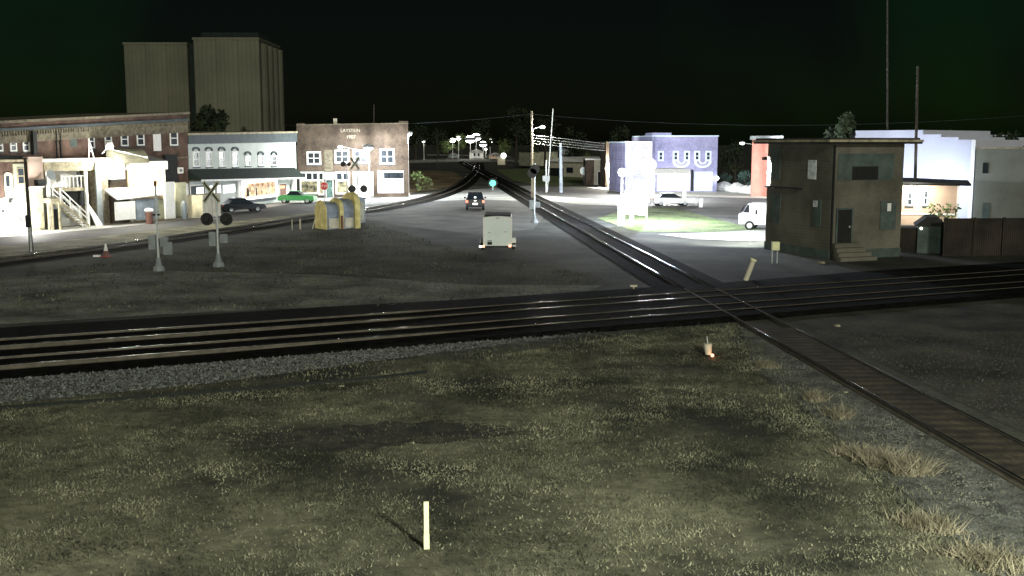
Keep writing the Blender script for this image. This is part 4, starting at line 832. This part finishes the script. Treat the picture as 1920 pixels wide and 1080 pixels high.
q = G(940, 309); sc = q.y / FP; t = thing('relay_hut', 'small pale relay hut with a bright lamp at its corner, far centre', 'hut', (q.x, q.y, 0)); w = 7 * sc
MB().box(-w, w, 0, 4, 0, 15 * sc).build('wall', M['cream'], t); MB().box(-w - .3, w + .3, -.3, 4.3, 15 * sc, 17 * sc).build('roof', M['greymetal'], t); MB().ball((w * .6, -.5, 17 * sc), .9).build('lamp', M['lampsoft'], t)
# far street lights
for px, py, b, wt, hs, lb in ((795, 266, 300, 300, .55, 'lone small far lamp right of the corner building'), (849, 264, 297, 14000, 1.3, 'left one of the twin far street lamps'), (860, 260, 297, 14000, 1.2, 'right one of the twin far street lamps'), (882, 262, 299, 26000, 2.2, 'left lamp of the brightest far cluster'), (893, 258, 297, 26000, 2.3, 'middle lamp of the brightest far cluster'), (906, 271, 298, 20000, 1.7, 'lower right lamp of the brightest far cluster'), (919, 265, 294, 14000, 1.5, 'far lamp on a white-lit pole right of the cluster'), (911, 280, 295, 600, .7, 'lowest small lamp of the far cluster')):
    q = G(px, b); zt = AT(px, py, q.y).z
    street_lamp((q.x, q.y, 0), zt, lb, wt, 'lampglow', (.96, 1, .86), (0, -1), .4, 'white', 'far street lamps', hs)  # far lens balls oversized; merged lamp glare put into their shape
q = G(795, 300); 
# far houses
for px, b, w, h, mt, lb in ((893, 297, 26, 18, 'white', 'bright white far house under the brightest lamps'), (850, 296, 20, 9, 'greymetal', 'low far house under the twin lamps'), (928, 298, 22, 12, 'brownhouse', 'low pinkish far house right of the lit pole')):
    q = G(px, b + 0); sc = q.y / FP; t = thing('far_house', lb, 'house', (q.x - w * sc / 2, q.y + 3, 0)); W_ = w * sc; h_ = h * sc
    MB().box(0, W_, 0, 8, 0, h_ * .6).build('wall', M[mt], t); MB().prism([(-.5, h_ * .6), (W_ + .5, h_ * .6), (W_ / 2, h_)], -.5, 8.5).build('roof', M['roofgrey'], t); MB().box(W_ * .3, W_ * .42, -.05, -.002, 1, 2.4).box(W_ * .6, W_ * .72, -.05, -.002, 1, 2.4).build('windows', M['glass'], t)

# ------------------------------------------------------------------ poles
def pole(px, base, top, pxt, label, r=.14, m='poledark', arms=0, name='utility_pole'):
    q = G(px, base); tp = AT(pxt, top, q.y); t = thing(name, label, 'utility pole', (q.x, q.y, 0))
    MB().tube((0, 0, 0), (tp.x - q.x, 0, tp.z), r, r * .7).build('shaft', M[m], t)
    for i in range(arms):
        MB().box(tp.x - q.x - 1.2, tp.x - q.x + 1.2, -.16, -.06, tp.z - .6 - i, tp.z - .48 - i).build('cross_arm', M[m], t)
    return t, Vector((tp.x, q.y, tp.z))
t, _ = pole(59, 472, 296, 47, 'dark leaning utility pole in front of the left annex', .14)
MB().box(-.16, .16, -.3, -.12, 1.6, 2.4).build('meter', M['dark'], t); MB().tube((.05, -.14, 0), (.05, -.14, 1.6), .07).build('conduit', M['galv'], t)
t, pa = pole(998, 372, 208, 997, 'wooden utility pole with an arm lamp, centre', .16, 'poletan')
q = AT(1016, 238, pa.y); MB().tube((-.05, 0, q.z - .3), (q.x - pa.x, 0, q.z + .1), .05).build('lamp_arm', M['galv'], t); MB().ball((q.x - pa.x, 0, q.z), .3, sz=.5).build('lamp_lens', M['lampglow'], t); light(t, (q.x - pa.x, 0, q.z - .5), 10000, (1, 1, .9), .15)
m = MB()
for i in range(4): m.tube((-.1, .0, q.z - 1.0 - i * .35), (9.5, 4, q.z - 2.1 - i * .3), .016, n=5)
m.build('cables', M['roofgrey'], t)
pole(1026, 360, 204, 1037, 'thin pale leaning pole beside the thick white pole, centre', .09, 'galv')
t, _ = pole(1052, 361, 268, 1051, 'thick white pole before the low lit house', .26, 'bluegrey'); 
q = G(1024, 361); t = thing('signal_bracket', 'small pale signal box mast at the road edge left of the thick pole', 'railway signal', (q.x, q.y, 0)); MB().tube((0, 0, 0), (0, 0, 4.6), .09).build('mast', M['galv'], t); MB().box(-.5, .5, -.2, .2, 1.6, 2.4).build('box', M['greymetal'], t)
t, pb = pole(1714, 420, 124, 1721, 'dark utility pole rising right of the brick tower', .15, 'poledark', 0)
pole(1664, 400, -30, 1664, 'very tall thin antenna mast behind the tower', .11, 'poledark', 0, 'antenna_mast')
q = G(820, 318); t = thing('utility_pole', 'thin dim pole on the dry lawn, far left of centre', 'utility pole', (q.x, q.y, 0)); MB().tube((0, 0, 0), (0, 0, 9), .12).build('shaft', M['poledark'], t)
pole(700, 360, 196, 701, 'thin dark pole standing behind the corner building roof', .1)
# wires
def wire(a, b, sag, label, n=14, r=.011):
    m = MB(); P = [a.lerp(b, i / n) - Vector((0, 0, sag * 4 * (i / n) * (1 - i / n))) for i in range(n + 1)]
    for i in range(n): m.tube(P[i] - P[0], P[i + 1] - P[0], r, n=4)
    o = m.build('overhead_wire', M['greyband'], None); o.location = P[0]; return tag(o, label, 'wire')
wire(pa - Vector((0, 0, .4)), Vector((pa.x - 45, pa.y + 12, pa.z - 1)), 1, 'faint wire running left from the wooden pole at centre')
wire(pa - Vector((0, 0, .4)), Vector((pa.x + 60, pa.y - 20, pa.z - .5)), 1.5, 'faint wire running right from the wooden pole at centre')
# green signal
q = G(924, 357); sc = q.y / FP; t = thing('dwarf_signal', 'low railway signal showing a bright green light, centre', 'railway signal', (q.x, q.y, 0))
zc = AT(924, 343.5, q.y).z; MB().tube((0, 0, 0), (0, 0, zc - .4), .1).build('mast', M['galv'], t); MB().tube((0, .05, zc), (0, .15, zc), 9 * sc, n=20).build('target_plate', M['black'], t); MB().tube((0, -.02, zc), (0, .05, zc), 5.6 * sc, n=20).build('green_lens', M['greenlens'], t)

# ------------------------------------------------------------------ interlocking tower
FT = Fr((19.2, 65.3), (19.2 + 5.3 * math.cos(math.radians(20)), 65.3 + 5.3 * math.sin(math.radians(20))))
xr = FT.at(1690, 400)[0]; T = fthing(FT, 'brick_tower', 'dim two-storey square brick interlocking tower with flat overhanging roof', 'railway tower')
zt = FT.at(1560, 266)[1]; D = 6.9
MB().box(0, xr, 0, D, 0, zt).build('wall', M['towerbrick'], T)
MB().box(-.75, xr + .85, -.7, D + .7, zt, zt + .13).build('roof_slab', M['wood'], T); MB().box(-.6, xr + .7, -.55, D + .55, zt + .13, zt + .24).build('roof', M['roofdark'], T)
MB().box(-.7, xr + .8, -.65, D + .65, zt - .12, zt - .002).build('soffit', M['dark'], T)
MB().box(-.04, xr + .04, -.05, D + .05, 0, .55).build('plinth', M['towerplaster'], T)
x0, x1, z0, z1 = FT.box(1571, 288, 1676, 338, 0); bw = MB().box(x0, x1, -.05, -.002, z0, z1).build('bay_panel', M['towerplaster'], T)
x0, x1, z0, z1 = FT.box(1597, 312, 1645, 337, 0); MB().box(x0, x1, -.08, -.051, z0, z1).build('operator_window', M['dark'], bw)
door(T, FT, (1569, 393, 1595, 455), -.002, 'dark', frame='towerplaster'); w = panel(T, FT, (1651, 377, 1680, 430), 'boarded_window', 'towerplaster', -.06, -.002)
panel(w, FT, (1664, 381, 1671, 396), 'white_corner', 'lampsoft', -.08, -.06).data.materials[0] = M['white']  # small white patch on the boarded window
MB().box(.02, .12, -.14, -.003, 0, zt - .2).build('downpipe', M['dark'], T)
m = MB(); xs0 = FT.at(1562, 470)[0]; xs1 = FT.at(1602, 470)[0]; zd = FT.at(1582, 455)[1]; k = 4
for i in range(k): m.box(xs0 - .12 * (k - i), xs1 + .25 * (k - i) * .6, -.35 * (k - i), -.35 * (k - i - 1) - .002 if i < k - 1 else -.06, 0, max(.1, zd * (i + 1) / k - .02))
m.build('steps', M['towerbrick'], T)
# left face windows: a frame on the side wall
FL = Fr(FT.w(0, D, 0), FT.w(0, 0, 0))
def side(px, name, mt, d0, d1, frame=True):
    x0, x1, z0, z1 = FL.box(*px, 0)
    if x1 < x0: x0, x1 = x1, x0
    o = MB().box(x0, x1, d0, d1, z0, z1)
    V = [FL.w(*v) - FT.o for v in o.v]; o.v = [(v.dot(FT.d), v.dot(FT.n), v.z) for v in V]; return o.build(name, M[mt], T)
M['winrefl'] = mat('painted_reflection', (.55, .6, .58), .4, .3, 4)  # pale colour standing in for lamp reflections in the tower windows
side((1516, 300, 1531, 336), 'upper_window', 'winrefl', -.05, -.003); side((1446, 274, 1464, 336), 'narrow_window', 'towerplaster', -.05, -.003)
side((1446, 362, 1464, 418), 'lower_window', 'towerplaster', -.05, -.003); side((1524, 374, 1540, 424), 'lower_window', 'towerplaster', -.05, -.003)
side((1438, 350, 1505, 353), 'cable_bracket', 'dark', -.25, -.003); side((1526, 376, 1534, 388), 'painted_lit_pane', 'winrefl', -.07, -.05)
t = fthing(FT, 'wall_light', 'assumed floodlight high on the left wall of the brick tower, aimed at the white van', 'wall light')  # unseen lamp, assumed here to blow out the van and concrete apron
MB().tube((-.01, D - .5, 5.9), (-.5, D - .5, 6.0), .03).build('arm', M['galv'], t); MB().box(-.68, -.5, D - .68, D - .36, 5.9, 6.1).build('housing', M['black'], t)
light(t, (-.62, D - .5, 5.8), 27000, (.94, .97, 1), .15, spot=110, aim=(4.5, D + 11, 0))
# buildings to the right
FX = Fr(G(1620, 400), G(1826, 411)); T = fthing(FX, 'white_building', 'tall white building with stepped top lit blue-white, right of the tower', 'building')
x0, x1, _, zt = FX.box(1600, 262, 1826, 411, 0); m = MB()
zs = [FX.at(a, b)[1] for a, b in ((1700, 244), (1740, 252), (1780, 257), (1826, 262))]; xs = [x0, FX.at(1728, 300)[0], FX.at(1762, 300)[0], FX.at(1795, 300)[0], x1]
for i in range(4): m.box(xs[i], xs[i + 1] - .003, 0, 14, 0, zs[i])
m.build('wall', M['bigwhite'], T); MB().box(x1 - .35, x1 + .02, -.12, -.002, 0, zs[3]).build('corner_trim', M['white'], T)
FY = Fr(G(1680, 421), G(1805, 424)); T = fthing(FY, 'brown_house', 'low brown house with dark eave and bright wall lamp, before the white building', 'house')
x0, x1, _, zt = FY.box(1660, 347, 1797, 422, 0); MB().box(x0, x1, 0, 5, 0, zt).build('wall', M['brownhouse'], T)
MB().hexa([(x0 - .3, -.8, zt), (x1 + .9, -.8, zt), (x1 + .9, 5, zt), (x0 - .3, 5, zt), (x0 - .3, -.6, zt + .35), (x1 + .9, -.6, zt + .12), (x1 + .9, 5, zt + .3), (x0 - .3, 5, zt + .55)]).build('roof', M['roofdark'], T)
MB().box(x1 - .15, x1 + .02, -.08, -.002, 0, zt).build('corner_board', M['white'], T); MB().box(x0, x1 - .15, -.06, -.002, .9, 1.05).build('wall_ledge', M['white'], T)
window(T, FY, (1700, 360, 1712, 385), -.002, .1); window(T, FY, (1731, 356, 1741, 385), -.002, .12)
t = fthing(FY, 'wall_light', 'bright wall lamp under the eave of the brown house at right', 'wall light'); xx, zz = FY.at(1716, 352, -.3)
MB().ball((xx, -.35, zz - .05), .2).build('globe', M['lampglow'], t); MB().box(xx - .08, xx + .08, -.2, -.003, zz - .05, zz + .1).build('bracket', M['black'], t); light(t, (xx, -1.4, zz - .3), 1100, (1, .94, .85), .12)
t = fthing(FX, 'assumed_roof_floodlight', 'assumed floodlight on the brown house roof washing the white wall above', 'floodlight'); xx, zz = FX.at(1745, 342, -3)
MB().box(xx - .25, xx + .25, -3.1, -2.9, zz - 1.0, zz - .75).build('housing', M['greymetal'], t); light(t, (xx, -2.6, zz - .6), 1100, (.66, .75, 1), .3); light(t, (xx - 5.0, -2.6, zz - .6), 600, (.72, .8, 1), .3)  # assumed fixture; the second light has none, both brighten the white wall
for k in range(4):
    q = FY.w(FY.at(1745 + 15 * k, 405)[0], -1.2, 0); t = thing('bush', ('leftmost', 'second', 'third', 'rightmost')[k] + ' pale bush peeping over the dark fence below the brown house', 'bush', (q.x, q.y, 0), 0, 'pale bushes behind the fence')
    m = MB()
    for j in range(40):
        a = random.uniform(0, 6.28); rr = random.uniform(0, .5); zz = random.uniform(.2, 1.9); s_ = .14; c = Vector((rr * math.cos(a), rr * math.sin(a), zz)); u = Vector((random.gauss(0, 1), random.gauss(0, 1), random.gauss(0, 1))).normalized() * s_; v = u.orthogonal().normalized() * s_
        m.add([c - u, c + v, c + u, c - v], [(0, 1, 2, 3)])
    m.build('foliage', M['leafgreen'], t)
FZ = Fr(G(1826, 411), G(2010, 417)); T = fthing(FZ, 'block_building', 'plain grey block building with one small window at the right edge', 'building')
x0, x1, _, zt = FZ.box(1827, 279, 2010, 412, -.3); MB().box(x0, x1, -.3, 12, 0, zt).build('wall', M['blockgrey'], T); MB().box(x0 - .05, x1, -.4, 12, zt, zt + .12).build('coping', M['wood'], T)
window(T, FZ, (1843, 305, 1853, 325), -.302, .05, frame='dark', sill=False); panel(T, FZ, (1842, 380, 1856, 410), 'faint_door', 'towerplaster', -.34, -.302)
FF = Fr(G(1765, 480), G(1990, 478)); T = fthing(FF, 'board_fence', 'tall dark board fence at right, in front of the grey block building', 'fence')
x0, x1, _, zt = FF.box(1770, 409, 1990, 480, 0); MB().box(x0, x1, 0, .12, 0, zt).build('boards', M['fencewood'], T)
for i in range(5): xx = x0 + (x1 - x0) * i / 4; MB().box(xx - .08, xx + .08, -.09, -.002, 0, zt + .06).build('post', M['fencewood'], T)
FQ = Fr(G(1700, 474), G(1768, 476)); T = fthing(FQ, 'small_shed', 'low grey-green shed with gabled dark roof, between tower and board fence', 'shed')
x0, x1, _, zt = FQ.box(1720, 424, 1770, 475, 0); MB().box(x0, x1, 0, 2.5, 0, zt).build('wall', M['towerplaster'], T)
zr = FQ.at(1745, 407)[1]; MB().prism([(x0 - .2, zt), (x1 + .2, zt), (x1 - .4, zr), (x0 + .5, zr)], -.2, 2.7).build('roof', M['roofdark'], T); x2, _ = FQ.at(1697, 440); MB().box(x2 - .3, x0 - .02, .2, 2.2, 0, zt * .9).build('side_bay', M['fencewood'], T)
MB().ball((FQ.at(1727, 428)[0], -.15, FQ.at(1727, 428)[1]), .09).build('shed_lamp', M['lampsoft'], T)

# ------------------------------------------------------------------ small trackside things
q = G(800, 1030); t = thing('marker_post', 'pale yellow marker post standing alone in the foreground grass', 'marker post', (q.x, q.y, 0), .12)
zt = AT(798, 941, q.y).z; MB().box(-.048, .048, -.02, .02, 0, zt * .33).build('lower_board', M['post'], t); MB().box(-.042, .042, -.012, .028, zt * .33 + .001, zt).build('upper_board', M['post'], t)
q = G(1398, 526); t = thing('vent_pipe', 'pale pipe leaning to the right beside the track, near the tower', 'pipe', (q.x, q.y, 0)); MB().tube((0, 0, 0), (.38, 0, 1.08), .13, .13, 14).build('pipe', M['cream'], t); MB().tube((.36, 0, 1.03), (.4, 0, 1.12), .17, .17, 14).build('flange', M['post'], t)
q = G(1453, 494); t = thing('equipment_box', 'small bright box on two legs at the left corner of the tower', 'box', (q.x, q.y, 0)); MB().box(-.22, .22, -.14, .14, .78, 1.28).build('box', M['post'], t, .02)
for s in (-.18, .12): MB().tube((s, 0, 0), (s, 0, .78), .04).build('leg', M['galv'], t)
q = G(1328, 670); t = thing('track_lamp', 'small white can-shaped track lamp with an orange glow at its foot', 'railway lamp', (q.x, q.y, 0)); MB().tube((0, 0, .1), (-.03, 0, .46), .1, .14, 14).build('can', M['cream'], t); MB().tube((-.03, 0, .46), (-.06, 0, .7), .02).build('stem', M['galv'], t); MB().ball((.11, -.12, .09), .055).build('glow', M['redglow'], t)
light(t, (.14, -.3, .12), 2.0, (1, .3, .12), .04)
q = G(1188, 547); t = thing('rail_anchor_stand', 'small pale T-shaped stand on the ground left of the diamond', 'stand', (q.x, q.y, 0)); MB().tube((0, 0, 0), (0, 0, .28), .03).build('stem', M['cream'], t); MB().box(-.16, .16, -.05, .05, .24, .32).build('top_bar', M['cream'], t)
q = G(199, 481); t = thing('traffic_cone', 'orange and white traffic cone toppled slightly beside the left track', 'traffic cone', (q.x, q.y, 0)); MB().tube((0, 0, .03), (0, 0, .36), .2, .13, 14).build('lower_cone', M['brown'], t); MB().tube((0, 0, .36), (0, 0, .8), .13, .04, 14).build('white_collar', M['white'], t); MB().box(-.25, .25, -.25, .25, 0, .03).build('base', M['red'], t); MB().box(-.7, -.3, -.3, -.1, 0, .12).build('reflector', M['white'], t)
for px, py, s, lb in ((1540, 494, .35, 'pale flat stone on dark ground before the tower'), (1570, 612, .2, 'pale stone right of the diamond'), (1335, 628, .15, 'small stone above the track lamp'), (640, 725, .14, 'pale stone on gravel at centre left'), (1585, 737, .14, 'pale stone beside the lower right rail'), (1665, 797, .09, 'tiny white stone beside the weeds')):
    q = G(px, py); s *= .7; m = MB().ball((0, 0, s * .2), s, 8, 5, sz=.4); m.v = [(x * random.uniform(.8, 1.2), y * random.uniform(.8, 1.2), z) for x, y, z in m.v]; o = m.build('stone', M['verge']); o.location = q; tag(o, lb, 'stone')
m = MB(); cp = catmull([G(-20, 769), G(200, 753), G(400, 738), G(560, 724), G(700, 712), G(800, 700)], 5); o = cp[0].copy()
for a, b in zip(cp[:-1], cp[1:]): m.tube(a - o + Vector((0, 0, .05)), b - o + Vector((0, 0, .05)), .055, n=6)
k = m.build('cable', M['dark']); k.location = o; tag(k, 'thin dark cable lying along the lower edge of the pale gravel, left', 'cable')
# diamond: the crossing frogs
t = thing('rail_diamond', 'dark crossing of the east-west and north-south rails at centre right', 'railway crossing', ns(46, 0))
o = ns(46, 0); m = MB()
for tt in (-.0, 1.505):
    sweep(m, [ns(s, tt) - o for s in (40, 44, 47, 51)], [(-.036, .05), (.036, .05), (.036, .179), (-.036, .179)])
m.build('crossing_rails', M['railweb'], t)

# ------------------------------------------------------------------ blades, stones, weeds
def blades(name, P, hmin, hmax, w, m, label, lean=.6):
    n = len(P); a = rng.random(n) * 6.283; h = hmin + (hmax - hmin) * rng.random(n) ** 2; d = np.stack([np.cos(a), np.sin(a), np.zeros(n)], 1) * w * (.5 + rng.random((n, 1)))
    tip = P + np.stack([rng.normal(size=n) * lean * h, rng.normal(size=n) * lean * h, h], 1)
    V = np.stack([P - d, P + d, tip], 1).reshape(-1, 3); me = bpy.data.meshes.new(name); me.vertices.add(3 * n); me.vertices.foreach_set('co', V.ravel())
    me.loops.add(3 * n); me.loops.foreach_set('vertex_index', np.arange(3 * n)); me.polygons.add(n); me.polygons.foreach_set('loop_start', np.arange(0, 3 * n, 3)); me.polygons.foreach_set('loop_total', np.full(n, 3)); me.update(); me.validate()
    me.materials.append(m); o = bpy.data.objects.new(name, me); COL.objects.link(o); return o
def poly_points(n, poly):
    poly = np.array(poly); lo = poly.min(0); hi = poly.max(0); out = []
    tot = 0
    while tot < n:
        q = lo + (hi - lo) * rng.random((n * 2, 2)); ins = np.zeros(len(q), bool); j = len(poly) - 1
        for i in range(len(poly)):
            xi, yi = poly[i]; xj, yj = poly[j]; c = ((yi > q[:, 1]) != (yj > q[:, 1])) & (q[:, 0] < (xj - xi) * (q[:, 1] - yi) / (yj - yi + 1e-9) + xi); ins ^= c; j = i
        q = q[ins]; out.append(q); tot += len(q)
    q = np.concatenate(out)[:n]; return np.concatenate([q, np.full((n, 1), .005)], 1)
xy = lambda v: (v.x, v.y)
field = [xy(G(-40, 775)), xy(G(600, 720)), xy(G(1200, 625)), xy(G(1380, 605)), xy(G(1500, 720)), xy(G(1640, 850)), xy(G(1760, 1000)), xy(G(1800, 1110)), xy(G(-40, 1110))]
M['blade'] = mat('grass_blade', (.042, .05, .03), .9, .5, .3, (.155, .158, .108), fine=1.2)
M['blade2'] = mat('dry_blade', (.09, .09, .055), .9, .4, .5, (.24, .235, .16))
for q_ in ('grass_soil', 'blade'):
    for nd in M[q_].node_tree.nodes:
        if nd.type == 'VALTORGB' and nd.color_ramp.elements[0].position > .35: nd.color_ramp.elements[0].position = .41; nd.color_ramp.elements[1].position = .6
P = poly_points(150000, field)
k = (np.sin(P[:, 0] * 1.3 + np.sin(P[:, 1] * .9) * 2) + np.sin(P[:, 1] * 1.7 + np.cos(P[:, 0] * .7) * 2) + rng.normal(size=len(P)) * .9) > -.7
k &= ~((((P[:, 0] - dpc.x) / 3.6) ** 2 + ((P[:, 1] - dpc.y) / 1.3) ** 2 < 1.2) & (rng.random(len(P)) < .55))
o = blades('grass', P[k], .02, .08, .014, M['blade'], ''); tag(o, 'rough short grass covering the foreground', 'grass', kind='stuff')
P = poly_points(22000, field); k = (np.sin(P[:, 0] * .8 + 1) + np.sin(P[:, 1] * 1.1) + rng.normal(size=len(P)) * .8) > .5
o = blades('dry_grass', P[k], .015, .06, .02, M['blade2'], ''); tag(o, 'scattered dry yellowish grass in the foreground', 'grass', kind='stuff')
mid = [xy(G(-20, 520)), xy(G(300, 478)), xy(G(560, 440)), xy(G(700, 420)), xy(G(900, 480)), xy(G(1150, 520)), xy(G(1000, 570)), xy(G(0, 590))]
P = poly_points(13000, mid); o = blades('weeds', P, .03, .16, .03, M['blade'], ''); tag(o, 'thin low weeds on the lot between the tracks', 'weeds', kind='stuff')
def stones(P, smin, smax, m, name, label):
    n = len(P); s = smin + (smax - smin) * rng.random((n, 1)) ** 2; base = np.array([[0, 0, 1], [1, 0, 0], [0, 1, 0], [-1, 0, 0], [0, -1, 0]], float); F4 = np.array([[0, 1, 2], [0, 2, 3], [0, 3, 4], [0, 4, 1]])
    a = rng.random(n) * 6.28; c, sn = np.cos(a), np.sin(a); V = np.zeros((n, 5, 3))
    for i in range(5):
        b = base[i]; jit = .6 + .8 * rng.random((n, 3)); V[:, i, 0] = (b[0] * c - b[1] * sn) * jit[:, 0] + .3 * rng.normal(size=n) * (i == 0); V[:, i, 1] = (b[0] * sn + b[1] * c) * jit[:, 1] + .3 * rng.normal(size=n) * (i == 0); V[:, i, 2] = b[2] * jit[:, 2]
    V = V * s[:, :, None] + P[:, None, :]; Fc = (F4[None] + (np.arange(n) * 5)[:, None, None]).reshape(-1, 3)
    me = bpy.data.meshes.new(name); me.from_pydata(V.reshape(-1, 3).tolist(), [], Fc.tolist()); me.materials.append(m); o = bpy.data.objects.new(name, me); COL.objects.link(o); tag(o, label, 'gravel', kind='stuff')
M['slopestone'] = mat('dull_stones', (.045, .05, .042), .95, .5, .8, (.12, .125, .105))
M['yardstone'] = mat('brown_stones', (.035, .038, .032), .95, .5, 5, (.1, .1, .085))
M['stone'] = mat('mixed_stones', (.05, .055, .05), .9, .5, 7, (.17, .18, .17))
P = np.concatenate([poly_points(5000, [xy(ns(41, -1.6)), xy(ns(30, -1.4)), xy(ns(24, -1.6)), xy(ns(15, -1.9)), xy(ns(15, -3.6)), xy(ns(30, -2.6)), xy(ns(41, -2.2))]), poly_points(7000, [xy(ew(-32, -4.4)), xy(ew(-12, -3.9)), xy(ew(-2, -2.6)), xy(ew(8, -2.0)), xy(ew(8, -4.5)), xy(ew(-10, -6)), xy(ew(-32, -6.6))])])
P[:, :2] += rng.normal(size=(len(P), 2)) * .35
o = blades('edge_weeds', P, .02, .13, .016, M['blade'], ''); tag(o, 'ragged grass creeping over the gravel edges', 'weeds', kind='stuff')
strip = [xy(ew(-32, -1.5)), xy(ew(4, -1.5)), xy(ew(-5, -3.2)), xy(ew(-12, -4.6)), xy(ew(-32, -5.2))]
P = poly_points(15000, strip); P[:, 2] = .02; stones(P, .02, .055, M['stone'], 'gravel', 'pale loose gravel along the near east-west track')
slope = [xy(ns(41, -.15)), xy(ns(14, -.15)), xy(ns(14, -3.1)), xy(ns(24, -2.4)), xy(ns(34, -1.9))]
P = poly_points(11000, slope); P[:, 2] = .024; stones(P, .012, .036, M['slopestone'], 'gravel', 'loose gravel left of the north-south track')
yard = [xy(ns(40, 2.4)), xy(ns(15, 2.4)), (18, 14), (22, 40)]
P = poly_points(9000, yard); P[:, 2] = .013; stones(P, .01, .032, M['yardstone'], 'gravel', 'loose gravel right of the north-south track')
M['weed'] = mat('dry_weed', (.13, .12, .075), .95, .4, 1.5, (.3, .27, .19))
for i, (px, py, r, hh, n, lb) in enumerate(((1530, 752, .3, .3, 260, 'dry weed clump farthest up the gravel slope'), (1570, 785, .28, .35, 260, 'narrow upright dry weed beside the farthest clump'), (1620, 860, .5, .3, 500, 'wide dry weed patch halfway along the slope'), (1690, 885, .5, .5, 700, 'tallest pale dry weed bush beside the right track'), (1620, 700, .25, .2, 0, ''), (1435, 690, .3, .3, 260, 'small dry weeds near the diamond corner'), (1740, 990, .5, .3, 400, 'dry weed patch low on the gravel slope'), (1860, 1060, .6, .35, 500, 'dry weed patch in the lower right corner'))):
    if not n: continue
    q = G(px, py); n = int(n * 2.6); P = np.clip(rng.normal(size=(n, 3)), -1.7, 1.7) * r * .5; P[:, 0] += P[:, 1] * -.5 + .12 * np.sin(P[:, 1] * 9 + i); P[:, 2] = 0
    o = blades('weed_clump', P, .015, hh * 1.15, .011, M['weed'], '', .85); o.location = (q.x, q.y, .01); tag(o, lb, 'weeds', 'dry weed clumps on the gravel slope')

# ------------------------------------------------------------------ assumed yard lamp, unseen beside the camera, that lights the foreground
t = thing('assumed_yard_lamp', 'assumed yard lamp on a timber pole standing beside the viewpoint', 'street lamp', (8, 1, 0)); MB().tube((0, 0, 0), (0, 0, 9), .14, .1).build('pole', M['poletan'], t); MB().tube((0, 0, 8.9), (-.6, 1.4, 9.1), .05).build('arm', M['galv'], t); MB().ball((-.6, 1.6, 9.1), .3, sz=.5).build('housing', M['greymetal'], t)
light(t, (-.6, 1.6, 8.6), 34000, (.97, 1, .82), .7)
